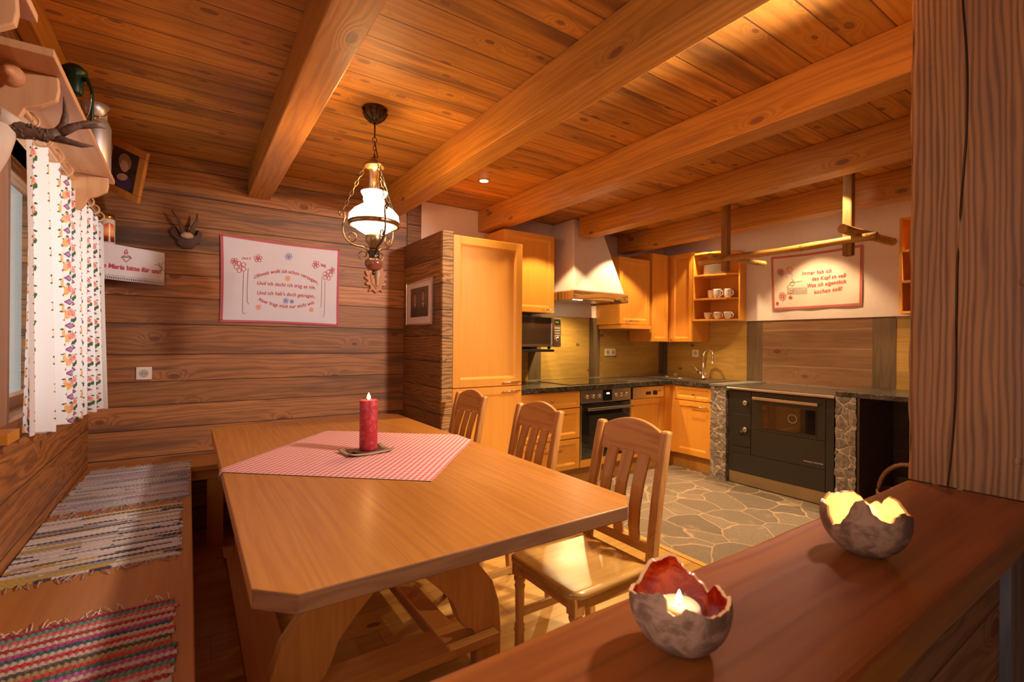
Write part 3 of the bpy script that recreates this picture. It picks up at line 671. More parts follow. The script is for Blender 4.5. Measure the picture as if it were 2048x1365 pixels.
# worktop
wt=thing('worktop','dark veined granite worktop running round the kitchen corner','worktop',(3.5,3.5,0))
zt0,zt1=.860,.900
obj('back_run',B(2.232,4.355,YF-.025,YB-.017,zt0,zt1).box(4.355,XR-.017,3.33,YB-.017,zt0,zt1).box(4.705,XR-.017,YF-.025,3.33,zt0,zt1),m_gran,wt,bevel=.0)
obj('side_run',B(XF-.025,4.355,2.785,YF-.026,zt0,zt1).box(4.355,4.705,2.785,2.90,zt0,zt1).box(4.705,XR-.017,2.785,YF-.026,zt0,zt1),m_gran,wt,bevel=.0)
obj('upstand',B(2.232,XR-.018,YB-.0265,YB-.0175,zt1,zt1+.012),plain('brass edge strip',(.5,.42,.3),.4,.6),wt)
ct=obj('cooktop',B(2.86,3.62,3.31,3.80,zt1+.0006,zt1+.006),m_glassb,bevel=.002); tag(ct,'flat black glass cooktop set in the granite worktop under the hood','cooktop')
sn=thing('kitchen_sink','stainless steel sink with ribbed drainer set in the corner worktop','sink',(4.5,3.3,zt1))
def sinkf(u,v):
    x=4.30+u*.46; y=2.86+v*.85; z=zt1+.004
    du=(u-.5)/.36; dv=(v-.30)/.24
    r=max(abs(du),abs(dv)); 
    if r<1: z-= .03*min(1,(1-r)*6)
    return (x,y,z)
obj('basin',MB().grid(sinkf,24,40),m_steel,sn)
obj('drain_cap',MB().lathe([(.035,0),(.035,.006),(.02,.009),(0,.009)],(4.45,3.32,zt1+.004),20),m_steel,sn)
obj('soap_dish_rim',MB().lathe([(.05,0),(.05,.005),(.03,.006),(0,.006)],(4.62,3.62,zt1+.004),20),m_steel,sn)
fc=thing('kitchen_faucet','arched chrome kitchen tap with lever behind the corner sink','faucet',(4.70,3.20,zt1))
fx,fy=4.69,3.20; zb=zt1+.0052
pts=[(fx,fy,zb+.05),(fx,fy,zb+.22)]
for k in range(0,13):
    a=PI-PI*k/12*1.02; pts.append((fx-.005*k*.9,fy-.075-.075*math.cos(a),zb+.23+.075*math.sin(a)*1.15))
pts.append((fx-.06,fy-.15,zb+.17))
obj('spout',MB().tube(pts,.012,12),m_chrome,fc)
obj('tap_body',MB().lathe([(.028,0),(.028,.008),(.022,.012),(.022,.10),(.014,.11),(.012,.12)],(fx,fy,zb),20),m_chrome,fc)
obj('lever',MB().tube([(fx,fy,zb+.055),(fx-.01,fy+.06,zb+.075)],.016,12).tube([(fx-.01,fy+.055,zb+.075),(fx-.03,fy+.13,zb+.175)],[.007,.0045],8),m_chrome,fc)
obj('side_valve',MB().tube([(fx,fy-.01,zb+.06),(fx,fy-.045,zb+.06)],.013,12),m_chrome,fc)
# ------------------------------------------------------------------ wall cabinets
YU=3.53; XU=4.53
uc=thing('wall_cabinet','honey-coloured wall cabinet left of the hood above the microwave','cabinet',(2.58,3.7,1.56))
obj('body',B(2.29,2.853,YU+.021,YB-.002,1.562,2.285),m_cab,uc)
door(uc,'door','y',YU,2.29,2.853,1.562,2.285,handle=(2.70,2.82,1.59),inset=.05)
us=thing('wall_cabinet','honey-coloured wall cabinet right of the hood with overhanging base board','cabinet',(3.96,3.7,1.45))
obj('body',B(3.728,4.198,YU+.021,YB-.002,1.485,2.195),m_cab,us)
door(us,'door','y',YU,3.728,4.198,1.485,2.195,handle=(3.81,3.99,1.52),inset=.05)
obj('base_board',B(3.745,4.198,YU-.02,YB-.018,1.440,1.482),m_cab,us,bevel=.002)
uk=thing('corner_wall_cabinet','tall honey-coloured corner wall cabinet with two narrow doors','cabinet',(4.6,3.6,1.3))
obj('body',B(4.24,XR-.002,YU+.021,YB-.018,1.305,2.285).box(XU+.021,XR-.017,3.235,YU+.020,1.305,2.285),m_cab,uk)
door(uk,'door','y',YU,4.24,4.508,1.305,2.285,inset=.04)
door(uk,'door','x',XU,3.237,3.508,1.305,2.285,inset=.04,knob=(3.49,1.33))
def open_unit(name,label,y0,y1,shelves,x0=XU):
    t=thing(name,label,'shelf',((x0+XR)/2,(y0+y1)/2,shelves[0]))
    z0,z1=shelves[0],shelves[-1]
    obj('side_panel',B(x0,XR-.023,y1-.018,y1,z0,z1),m_cab,t,bevel=.001)
    obj('end_panel',B(XR-.14,XR-.023,y0,y0+.018,z0,z1),m_cab,t,bevel=.001)
    obj('back_panel',B(XR-.030,XR-.0232,y0+.0185,y1-.0185,z0,z1),m_cab,t)
    for z in shelves:
        p=[(x0+.002,y1-.019),(XR-.031,y1-.019),(XR-.031,y0+.019),(XR-.14,y0+.019),(x0+.10,y0+.10),(x0+.002,y1-.12)]
        obj('shelf_board',MB().prism(p,'z',z,z+.018),m_cab,t,bevel=.001)
    return t
open_unit('open_shelf','honey-coloured open end shelf holding white plates and cups',2.80,3.232,[1.530,1.752,2.005,2.24])
o2=thing('open_shelf','honey-coloured open shelf unit half hidden by the weathered post','shelf',(4.7,1.2,1.53))
obj('side_panel',B(XU,XR-.023,1.385,1.403,1.53,2.265),m_cab,o2)
obj('back_panel',B(XR-.030,XR-.0232,.9,1.384,1.53,2.265),m_cab,o2)
obj('end_panel',B(XU,XR-.023,.88,.898,1.53,2.265),m_cab,o2)
for z in (1.53,1.765,2.0,2.247): obj('shelf_board',B(XU+.002,XR-.031,.899,1.384,z,z+.018),m_cab,o2)
# plates and cups
for k in range(8):
    z=2.0232+k*.0125
    pt=obj('dinner_plate',MB().lathe([(0,0),(.055,0),(.06,.003),(.108,.010),(.110,.0115),(.100,.0115),(.058,.006),(0,.005)],(4.675,3.065,z),32),m_porc)
    tag(pt,'white plate on top of the stack on the open shelf' if k==7 else ('white plate at the bottom of the stack on the open shelf' if k==0 else 'white plate inside the stack on the open shelf'),'plate','stacked white plates')
def cup(h,r0,r1,mug):
    t=thing('mug' if mug else 'coffee_cup','','cup',(0,0,0),'white mugs on the middle shelf' if mug else 'white coffee cups on the bottom shelf')
    pr=[(0,.003),(r0*.8,.003),(r0*.85,0),(r0,.004)]
    for i in range(9):
        q=i/8; pr.append((r0+(r1-r0)*(q**(.45 if not mug else .3)),.006+(h-.006)*q))
    pr+= [(r1-.003,h),(r1-.004,h-.01),(r0*.8,.012),(0,.010)]
    obj('cup_body',MB().lathe(pr,(0,0,0),28),m_porc,t)
    hh=[]
    for i in range(11):
        a=-PI/2+PI*i/10; hh.append((0,-(r1-.004)-(.026 if mug else .024)*math.cos(a),h*.52+h*.32*math.sin(a)))
    hh=[(p[0],p[1]+ (.004 if i in(0,10) else 0)+(.008 if i<3 else 0),p[2]) for i,p in enumerate(hh)]
    obj('cup_handle',MB().tube(hh,.0038,8),m_porc,t); return t
mg=cup(.092,.030,.041,True); cf=cup(.072,.022,.042,False)
pos=[(4.66,3.085),(4.625,2.995),(4.685,2.915)]
lab=['left','middle','right']
mg.location=(pos[0][0],pos[0][1],1.7703); mg['label']='tall white mug, left one of three on the middle open shelf'
for i in (1,2): dup(mg,(pos[i][0],pos[i][1],1.7703),'tall white mug, %s one of three on the middle open shelf'%lab[i])
pos=[(4.625,3.105),(4.635,3.0),(4.665,2.90)]
cf.location=(pos[0][0],pos[0][1],1.5483); cf['label']='low white coffee cup, left one of three on the bottom open shelf'
for i in (1,2): dup(cf,(pos[i][0],pos[i][1],1.5483),'low white coffee cup, %s one of three on the bottom open shelf'%lab[i])

# hood
hd=thing('cooker_hood','white plastered chimney hood with a brushed timber rim over the cooktop','hood',(3.29,3.6,1.7))
b0=[(2.955,3.365),(3.625,3.365),(3.625,YB-.014),(2.955,YB-.014)]; t0=[(3.10,3.55),(3.46,3.55),(3.46,YB-.014),(3.10,YB-.014)]
vs=[(x,y,1.772) for x,y in b0]+[(x,y,ZC-.002) for x,y in t0]
obj('chimney',MB().add(vs,[(3,2,1,0),(4,5,6,7),(0,1,5,4),(1,2,6,5),(2,3,7,6),(3,0,4,7)]),m_white,hd,bevel=.012)
rim=MB().box(2.935,3.655,3.345,3.37,1.688,1.7715).box(2.935,2.96,3.3705,YB-.02,1.688,1.7715).box(3.63,3.655,3.3705,YB-.02,1.688,1.7715)
obj('timber_rim',rim,m_hoodw,hd,bevel=.003)
obj('filter_plate',B(2.9605,3.6295,3.371,YB-.02,1.705,1.72),m_steel,hd)
obj('control_buttons',B(3.46,3.475,3.342,3.3445,1.695,1.708).box(3.482,3.497,3.342,3.3445,1.695,1.708).box(3.504,3.519,3.342,3.3445,1.695,1.708).box(3.526,3.541,3.342,3.3445,1.695,1.708),m_dark,hd)
obj('hood_lamp',B(3.05,3.16,3.42,3.50,1.700,1.7045),m_bulb,hd)
# microwave
mw=thing('microwave','steel microwave with mirrored door on a hanging shelf','microwave',(2.6,3.7,1.25))
obj('casing',B(2.31,2.915,3.52,YB-.03,1.245,1.52),m_dark,mw,bevel=.004)
mwd=obj('mirrored_door',B(2.312,2.800,3.502,3.519,1.248,1.518),plain('mirrored pane',(.30,.24,.17),.08,.85),mw)
obj('top_strip',B(2.312,2.800,3.4995,3.5015,1.465,1.518),m_glassb,mwd)
obj('bottom_strip',B(2.312,2.800,3.4995,3.5015,1.248,1.272),m_steel,mwd)
obj('handle',B(2.802,2.822,3.49,3.519,1.248,1.518),m_chrome,mw,bevel=.003)
mp=obj('control_panel',B(2.824,2.914,3.502,3.519,1.248,1.518),m_steel,mw)
obj('display',B(2.834,2.906,3.500,3.5015,1.455,1.505),m_glassb,mp)
obj('digits',B(2.846,2.854,3.499,3.4998,1.470,1.485).box(2.860,2.868,3.499,3.4998,1.470,1.485).box(2.874,2.882,3.499,3.4998,1.470,1.485),m_ledg,mp)
obj('dial',MB().lathe([(.024,0),(.022,.016),(0,.017)],(2.868,3.502,1.315),20,M=Matrix.Rotation(PI/2,4,'X')),m_chrome,mp)
for k in range(4): obj('button',B(2.838,2.900,3.500,3.5018,1.345+k*.024,1.357+k*.024),plain('grey keys %d'%k,(.4,.36,.3),.5),mp)
obj('door_feet',MB().lathe([(.012,0),(.018,.02)],(2.85,3.6,1.224),14).lathe([(.012,0),(.018,.02)],(2.40,3.6,1.224),14),m_dark,mw)
ms=obj('microwave_shelf',B(2.29,2.835,3.50,YB-.02,1.200,1.223),m_dark,bevel=.002); tag(ms,'thin dark shelf carrying the microwave under the left wall cabinet','shelf')

# sockets
def socket(label,c,ax,n=1,w=.082):
    t=thing('power_socket',label,'socket',c); x,y,z=c
    if ax=='y':
        obj('face_plate',B(x-w/2*n,x+w/2*n,y-.010,y,z-w/2,z+w/2),m_wsock,t,bevel=.004)
        for k in range(n):
            xc=x-w/2*n+w*(k+.5)
            obj('outlet',MB().lathe([(.024,0),(.024,.0015),(.020,.0012),(.018,-.008),(0,-.008)],(xc,y-.0105,z),20,M=Matrix.Rotation(PI/2,4,'X')),plain('socket well %d%s'%(k,label[:5]),(.5,.45,.38),.5),t)
            obj('contact_hole',B(xc-.011,xc-.006,y-.0128,y-.0122,z-.003,z+.003).box(xc+.006,xc+.011,y-.0128,y-.0122,z-.003,z+.003),m_dark,t)
    else:
        obj('face_plate',B(x-.010,x,y-w/2,y+w/2,z-w/2,z+w/2),m_wsock,t,bevel=.004)
        obj('outlet',MB().lathe([(.024,0),(.024,.0015),(.020,.0012),(.018,-.008),(0,-.008)],(x-.0105,y,z),20,M=Matrix.Rotation(-PI/2,4,'Y')),plain('socket well x',(.5,.45,.38),.5),t)
        obj('contact_hole',B(x-.0128,x-.0122,y-.011,y-.006,z-.003,z+.003).box(x-.0128,x-.0122,y+.006,y+.011,z-.003,z+.003),m_dark,t)
socket('white power socket on the plank wall left of the table',(-.236,YB-.001,1.070),'y')
socket('white double power socket on the tiles below the wall cabinet',(3.933,YB-.0125,1.182),'y',2)
socket('white power socket on the tiles behind the tap',(XR-.0125,3.405,1.175),'x')

# ------------------------------------------------------------------ wood stove, piers
st=thing('wood_stove','black enamelled wood-burning range cooker with steel rim between stone piers','stove',(4.5,2.13,0))
SX=4.19; S0,S1=1.705,2.585
obj('body',B(SX+.02,XR-.02,S0,S1,.02,.868),m_blk,st)
obj('cooktop_plate',B(SX+.03,XR-.03,S0+.02,S1-.02,.8865,.892),plain('steel grey hotplate',(.20,.16,.13),.3,.8),st)
rimm=MB().box(SX-.03,XR-.018,S0-.01,S1+.01,.8685,.886); obj('steel_rim',rimm,m_steel,st,bevel=.003)
obj('side_strip',B(SX,SX+.019,S1-.042,S1,.115,.865).box(SX,SX+.019,S0,S0+.058,.115,.865),m_blk,st)
ym=2.372
fd=obj('fire_door',B(SX-.004,SX+.0195,ym+.002,S1-.044,.655,.860),m_blk,st,bevel=.002)
ad=obj('ash_door',B(SX-.004,SX+.0195,ym+.002,S1-.044,.355,.651),m_blk,st,bevel=.002)
od=obj('baking_oven_door',B(SX-.004,SX+.0195,S0+.060,ym-.002,.520,.860),m_blk,st,bevel=.002)
obj('lower_flap',B(SX-.004,SX+.0195,S0+.060,ym-.002,.292,.516),m_blk,st,bevel=.002)
obj('base_flap',B(SX-.004,SX+.0195,S0+.060,S1-.044,.118,.351 if False else .288),m_blk,st,bevel=.002)
obj('base_step',B(SX-.004,SX+.0195,ym+.002,S1-.044,.292,.351),m_blk,st)
for par,(y,z) in ((fd,(2.412,.755)),(ad,(2.412,.515))):
    obj('round_knob',MB().lathe([(.012,0),(.012,.02),(.021,.022),(.023,.030),(.021,.036),(.015,.037),(0,.034)],(SX-.004,y,z),20,M=Matrix.Rotation(-PI/2,4,'Y')),m_steel,par)
obj('air_dial',MB().lathe([(.022,0),(.022,.003),(0,.003)],(SX-.004,2.462,.475),20,M=Matrix.Rotation(-PI/2,4,'Y')),m_dark,ad)
hb=MB().box(SX-.040,SX-.028,1.81,2.345,.795,.818).box(SX-.028,SX-.004,1.83,1.85,.80,.813).box(SX-.028,SX-.004,2.31,2.33,.80,.813)
obj('handle',hb,m_steel,od,bevel=.002)
obj('door_window',B(SX-.0062,SX-.0042,1.835,2.275,.555,.755),m_glassb,od)
wf=MB()
for a,b,c,d in ((1.830,1.835,.550,.760),(2.275,2.280,.550,.760),(1.835,2.275,.755,.760),(1.835,2.275,.550,.555)): wf.box(SX-.0075,SX-.0042,a,b,c,d)
obj('window_edge',wf,m_iron,od)
obj('thermometer',MB().tube([(SX-.0068,2.015+.035*math.cos(a*PI/8),.665+.035*math.sin(a*PI/8)) for a in range(16)],.0015,6,closed=True),m_text,od)
obj('plinth',B(SX+.005,SX+.025,S0,S1,.010,.113),plain('bronze steel plinth',(.42,.33,.20),.35,.9),st)

def textmesh(s,size,weight=0,space=1.0,shear=0):
    cu=bpy.data.curves.new('t','FONT'); cu.body=s; cu.size=size; cu.space_character=space; cu.shear=shear; cu.offset=weight; cu.resolution_u=3; cu.extrude=0
    o=bpy.data.objects.new('t',cu); C.objects.link(o)
    dg=bpy.context.evaluated_depsgraph_get(); me=bpy.data.meshes.new_from_object(o.evaluated_get(dg))
    vs=[tuple(v.co) for v in me.vertices]; fs=[tuple(p.vertices) for p in me.polygons]
    bpy.data.objects.remove(o); bpy.data.curves.remove(cu); bpy.data.meshes.remove(me)
    w=max(v[0] for v in vs); return vs,fs,w
def put_text(mb,s,size,fn,width=None,**k):
    """fn(t in 0..1 along text, h above baseline in metres) -> point"""
    vs,fs,w=textmesh(s,size,**k); mb.add([fn(v[0]/w,v[1]) for v in vs],fs)
tm=MB(); put_text(tm,'HAAS+SOHN',.020,lambda t,h:(SX-.0055,1.925-t*.145,.330+h*.8),weight=.0003,space=1.2)
obj('maker_lettering',tm,m_text,st)

def pier(label,y0,y1,x0,zt,seed):
    rnd=random.Random(seed)
    def rough(u,v,side):
        return 0
    mb=MB(); ny,nz=8,40
    def f(u,v):
        y=y0+(y1-y0)*u; z=v*zt; return (x0+rnd.uniform(-.006,.006) if 0<v<1 else x0, y+ (rnd.uniform(-.006,.006) if u in (0,1) else 0), z)
    mb.grid(f,ny,nz,smooth=False,uv=False)
    mb.box(x0+.004,XR-.02,y0+.004,y1-.004,0.003,zt)
    return mb
pe=thing('stone_pier','rubble stone pier left of the black stove','pier',(4.5,2.68,0),'stone piers beside the stove'); obj('rubble_body',pier('',2.602,2.762,4.165,.885,1),m_pier,pe)
pe=thing('stone_pier','rubble stone pier right of the black stove','pier',(4.5,1.62,0),'stone piers beside the stove'); obj('rubble_body',pier('',1.548,1.687,4.165,.885,2),m_pier,pe)
obj('slate_cap',B(4.15,XR-.018,2.602,2.765,.8865,.905),plain('slate cap',(.17,.16,.14),.5,nz=.3,nsc=30),pe)
sc2=obj('side_counter',B(4.175,XR-.018,.2,1.69,.8865,.925),m_gran,bevel=.004); tag(sc2,'dark granite counter over the open niche right of the stove','worktop')
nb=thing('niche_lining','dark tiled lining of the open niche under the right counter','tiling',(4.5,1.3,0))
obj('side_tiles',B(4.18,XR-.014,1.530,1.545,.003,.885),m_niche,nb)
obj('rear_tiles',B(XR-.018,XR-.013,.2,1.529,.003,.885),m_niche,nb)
# basket
bk=thing('log_basket','wicker basket with arched handle on the floor behind the bar','basket',(4.25,1.25,0))
ws=MB()
for i in range(12):
    z=.02+i*.018; r=.15+.03*math.sin(i/11*PI/2); ws.tube([(4.25+r*math.cos(a*PI/12),1.25+r*1.0*math.sin(a*PI/12),z+.004*math.sin(a*2)) for a in range(24)],.009,6,closed=True)
ws.lathe([(0,.006),(.15,.006)],(4.25,1.25,0),20)
obj('woven_body',ws,m_wicker,bk)
hp=[(4.25,1.25+.18*math.cos(a*PI/14),.20+.235*math.sin(a*PI/14)) for a in range(15)]
obj('arched_handle',MB().tube(hp,.016,8),m_wicker,bk)

# log rack hanging from the ceiling beam
lr=thing('log_rack','rustic rack of peeled round logs hanging above the stove','rack',(3.8,1.95,2.0))
XK=3.80
for y in (2.385,1.465):
    obj('hanging_post',B(XK-.030,XK+.030,y-.030,y+.030,1.905,2.30 if False else 2.499),m_logz,lr,bevel=.010)
obj('long_pole',MB().tube([(XK-.05+.005*math.sin(i),2.60-i*.132,2.005+.004*math.sin(i*.9)) for i in range(11)],[.025+.002*math.sin(i*2.1) for i in range(11)],14),m_log,lr)
m_logx=wood('peeled cross log','x',(.60,.33,.13),(.26,.11,.04),rings=8,ring_amt=.3,fine=.35,knots=.4,rough=.55,bump=.4,stain=.6,staincol=(.22,.08,.03),gk=2.2)
for y,z,r in ((2.375,2.012,.023),(1.405,2.050,.030)):
    obj('cross_log',MB().tube([(XK-.25+i*.105,y+.004*math.sin(i*1.3),z+.002*i) for i in range(9)],[r*(1+.04*math.sin(i*1.9)) for i in range(9)],14),m_logx,lr)

# ------------------------------------------------------------------ embroidered cloths
def ribbon(mb,pts,w,fn):
    n=len(pts); vs=[]
    for i,p in enumerate(pts):
        a=pts[max(0,i-1)]; b=pts[min(n-1,i+1)]; dx,dy=b[0]-a[0],b[1]-a[1]; L=math.hypot(dx,dy) or 1; nx,ny=-dy/L*w/2,dx/L*w/2
        vs+=[fn(p[0]+nx,p[1]+ny),fn(p[0]-nx,p[1]-ny)]
    mb.add(vs,[(2*i,2*i+1,2*i+3,2*i+2) for i in range(n-1)])
def flower(mb,cx,cy,r,fn,w,petals=5,rot=0):
    for k in range(petals):
        a=rot+2*PI*k/petals; pts=[]
        for i in range(13):
            t=2*PI*i/12; d=r*.28+r*.62*(1-math.cos(t))/2; o=math.sin(t)*r*.30
            pts.append((cx+d*math.cos(a)-o*math.sin(a),cy+d*math.sin(a)+o*math.cos(a)))
        ribbon(mb,pts,w,fn)
    ribbon(mb,[(cx+r*.18*math.cos(i*PI/4),cy+r*.18*math.sin(i*PI/4)) for i in range(9)],w,fn)
# wall tapestry 1; cloth coords a=0..1 left-right, b=0..1 top-bottom mapped from the traced picture frame
def bil(c,a,b):
    TL,TR,BR,BL=[Vector(p) for p in c]; return (TL*(1-a)+TR*a)*(1-b)+(BL*(1-a)+BR*a)*b
T1=[(.175,0,2.023),(.980,0,2.006),(.973,0,1.402),(.176,0,1.412)]
def t1(a,b,off=0):
    p=bil(T1,a,b); sag=-.010*math.sin(a*PI)*(1-b)+.006*math.sin(a*PI)*b
    y=YB-.008-.004*math.sin(a*7+b*3)**2-.006*(b*(1-b))*4*(.5+.5*math.sin(a*11+b*6))-off
    inx=.006*math.sin(b*PI)*(1 if a<.5 else -1)*abs(2*a-1)
    return (p.x+inx,y,p.z+sag)
tp=thing('wall_tapestry','white embroidered cloth with pink border and four-line verse on the plank wall','tapestry',(.58,YB,1.7))
def border(par,fn,bw,bh,m,nm='border'):
    mb=MB(); o=.0016
    mb.grid(lambda u,v:fn(u,v*bh,o),40,1,uv=False); mb.grid(lambda u,v:fn(u,1-bh+v*bh,o),40,1,uv=False)
    mb.grid(lambda u,v:fn(u*bw,v,o),1,30,uv=False); mb.grid(lambda u,v:fn(1-bw+u*bw,v,o),1,30,uv=False)
    obj(nm,mb,m,par)
obj('linen_field',MB().grid(lambda u,v:t1(u,v),60,44,uv=False),m_linen,tp)
border(tp,t1,.022,.026,m_pink)
def q1(px,py):   # picture of the cloth -> cloth coords -> point just in front of it
    a=(px-95)/1140; top=135+145*a; bot=965+45*a; return t1(a,(py-top)/(bot-top),.003)
def line1(mb,s,p0,pm,p1,size,wt=.0004):
    # quadratic baseline through three traced points
    c=(2*pm[0]-.5*p0[0]-.5*p1[0],2*pm[1]-.5*p0[1]-.5*p1[1])
    def fn(t,h):
        x=(1-t)**2*p0[0]+2*t*(1-t)*c[0]+t*t*p1[0]; y=(1-t)**2*p0[1]+2*t*(1-t)*c[1]+t*t*p1[1]
        return q1(x,y-h*1250)
    put_text(mb,s,size,fn,weight=wt,shear=.15,space=1.05)
for a_ in (('Oftmals wollt ich schon verzagen,',(385,560),(690,500),(1012,612),.040),('Und ich dacht ich trüg es nie,',(415,612),(700,632),(985,655),.040),('Und ich hab\'s doch getragen,',(415,708),(700,720),(978,742),.040),('Aber fragt mich nur nicht wie.',(430,765),(700,838),(978,795),.040)):
    mb=MB(); line1(mb,*a_); obj('embroidered_line',mb,m_thr,tp)
w=5
for m,fl in ((m_thr,[(265,445,62,5),(212,395,38,5),(425,360,42,5),(1110,525,58,5),(1155,480,34,5),(985,420,42,5)]),(m_thrb,[(712,340,38,6),(690,768,30,5),(750,775,22,5)]),(m_thro,[(705,552,28,6),(945,855,24,5),(432,830,28,5)])):
    for cx,cy,r,n in fl:
        mb=MB(); flower(mb,cx,cy,r,q1,4.5,n,rot=.4*n+cx); obj('embroidered_flower',mb,m,tp)
mb=MB()
for k in range(7):
    ribbon(mb,[(275+k*13,375-6*(k%2)),(290+k*11,350+8*(k%3)),(300+k*9,365)],4,q1); ribbon(mb,[(1030+k*9,410+8*k),(1045+k*7,425-8*(k%2)),(1040+k*6,440)],4,q1)
obj('embroidered_leaves',mb,m_thr,tp)
for pts in ([(293,490),(290,700),(290,880),(310,895),(325,880)],[(335,455),(328,640),(330,780),(348,800)],[(1052,525),(1050,700),(1045,820),(1030,838)],[(1082,580),(1082,780),(1078,910),(1060,925)]):
    mb=MB(); ribbon(mb,pts,3.5,q1); obj('embroidered_stem',mb,m_thrbr,tp)
for a,b in ((.015,.02),(.985,.02),(.015,.975),(.985,.97)):
    p=t1(a,b,.003); obj('brass_pin',MB().lathe([(.005,0),(.004,.003),(0,.0045)],p,10,M=Matrix.Rotation(PI/2,4,'X')),m_gold,tp)
# tapestry 2 on the right wall (a: 0 = far/left end)
T2=[(0,2.543,2.158),(0,1.752,2.157),(0,1.756,1.630),(0,2.520,1.627)]
def t2(a,b,off=0):
    p=bil(T2,a,b); sag=-.012*math.sin(a*PI)*(1-b)
    return (XR-.022-.006-.004*math.sin(a*8+b*4)**2-off,p.y,p.z+sag)
tq=thing('wall_tapestry','cream embroidered cloth with red border and cook motif above the stove','tapestry',(XR,2.15,1.9))
obj('linen_field',MB().grid(lambda u,v:t2(u,v),50,40,uv=False),m_linen2,tq); border(tq,t2,.026,.04,m_rose2)
def q2(px,py):
    a=(px-45)/1660; top=230-230*a; bot=1205-105*a; return t2(a,(py-top)/(bot-top),.003)
def line2(mb,s,p0,p1,size):
    put_text(mb,s,size,lambda t,h:q2(p0[0]+(p1[0]-p0[0])*t,p0[1]+(p1[1]-p0[1])*t-h*1800),weight=.0006,shear=.15,space=1.05)
for a_ in (('Immer hab ich',(650,545),(1190,490),.058),('den Kopf so voll',(835,645),(1435,580),.058),('Was ich eigentlich',(740,775),(1435,690),.058),('kochen soll!',(870,890),(1375,820),.058)):
    mb=MB(); line2(mb,*a_); obj('embroidered_line',mb,m_thr,tq)
for cx,cy,r,n in ((235,500,75,8),(262,945,85,8),(425,960,45,5),(150,1080,32,5)):
    mb=MB(); flower(mb,cx,cy,r,q2,7,n); obj('embroidered_flower',mb,m_thr,tq)
mb=MB()
for k in range(5): ribbon(mb,[(350+12*math.sin(k)+110*(k%2)*.0,790+k*28),(540,783+k*27),(750,775+k*26)],6,q2)
for k in range(9): ribbon(mb,[(500+(k%5)*55,800+28*(k//3)),(500+(k%5)*55,826+28*(k//3))],6,q2)
ribbon(mb,[(350,785),(430,690),(660,650)],6,q2); ribbon(mb,[(370,790),(370,880),(480,895),(480,790)],6,q2)
ribbon(mb,[(420,690),(430,730),(465,745),(500,725),(512,680),(460,665),(420,690)],8,q2)
obj('embroidered_stove',mb,m_thrg,tq)
mb=MB()
ribbon(mb,[(380,505),(340,515),(325,560),(350,590),(375,560)],6,q2); ribbon(mb,[(440,505),(470,545),(450,610),(490,650)],6,q2); ribbon(mb,[(380,500),(410,518),(440,500)],8,q2)
obj('embroidered_blouse',mb,m_thrb,tq)
mb=MB()
for k in range(12):
    a=2*PI*k/12; ribbon(mb,[(420+40*math.cos(a),440+34*math.sin(a)),(420+66*math.cos(a+.3),435+56*math.sin(a+.3)),(420+44*math.cos(a+.6),440+38*math.sin(a+.6))],11,q2)
ribbon(mb,[(410,830),(470,830),(470,870),(410,870),(410,830)],16,q2); ribbon(mb,[(470,660),(485,625),(500,660)],8,q2)
obj('embroidered_curls',mb,m_thro,tq)
# ------------------------------------------------------------------ corner shelf, cloth, grave candle
P0=Vector((-.500,3.597,0)); P1=Vector((-.135,YB-.003,0))
cs=thing('corner_shelf','small triangular corner shelf covered by a white lace-edged cloth','shelf',(-.42,3.8,1.84))
obj('shelf_board',MB().prism([(P0.x,P0.y),(P1.x,P1.y),(XL+.003,YB-.003),(XL+.003,P0.y)],'z',1.834,1.850),m_shelf,cs)
obj('support_bracket',MB().prism([(-.47,1.62),(-.455,1.62),(-.30,1.832),(-.35,1.832)],'y',YB-.03,YB-.006),m_shelfz,cs)
cl=thing('shelf_cloth','white lace-edged cloth with red embroidered prayer on the corner shelf','cloth',(-.35,3.75,1.853))
D=(P1-P0); L_=D.length; D.normalize(); Nn=Vector((D.y,-D.x,0))
def cf_(a,b,off=0):   # a along 0..1, b 0..1 down .21
    p=P0+D*(a*L_)+Nn*(.005+.004*b+.004*math.sin(a*9)*b+off); sc_=.012*math.sin(a*5)*b*0
    return (p.x+(.006*b if a>.9 else 0)*-1,p.y-.0,1.853-b*.195)
cl_m=MB().grid(lambda u,v:cf_(u,v),50,16,uv=False)
cl_m.grid(lambda u,v:tuple((P0+D*(u*L_)+Nn*.005)*(1-v)+(P0+D*(u*L_)-Nn*.09*min(1,1.0)*(1-abs(2*u-1)**3*.8))*v+Vector((0,0,1.8535))),30,2,uv=False)
obj('linen_field',cl_m,m_linen,cl)
lace=MB()
n=44
for i in range(n):
    a=(i+.5)/n; p=[cf_(a+.011*math.cos(t*PI/5),1.0+.09*abs(math.sin(t*PI/5)),.002) for t in range(6)]; lace.tube(p,.0022,5)
    lace.tube([cf_(a-.011,.93,.002),cf_(a,.985,.002),cf_(a+.011,.93,.002)],.0016,5)
obj('lace_edge',lace,m_linen,cl)
def q3(px,py):     # px 145..1055 covers a=.13..1.0 roughly
    a=.132+(px-145)/910*.868; ty=555+185*(px-145)/910; by=1060+125*(px-145)/910; return cf_(a,(py-ty)/(by-ty),.004)
def line3(mb,s,p0,p1,size,k=1100):
    put_text(mb,s,size,lambda t,h:q3(p0[0]+(p1[0]-p0[0])*t,p0[1]+(p1[1]-p0[1])*t-h*k*1.9),weight=.0011,shear=.1)
mb=MB(); line3(mb,'Heilige Maria bitte für uns!',(10,915),(1000,1050),.046)
obj('embroidered_prayer',mb,m_thr,cl)
mb=MB(); ribbon(mb,[(520,870),(480,820),(470,780),(495,765),(518,785),(545,768),(570,785),(560,825),(520,870)],7,q3); ribbon(mb,[(495,745),(500,700),(518,675),(535,720),(540,745),(495,745)],8,q3); ribbon(mb,[(510,745),(515,700),(525,745)],6,q3)
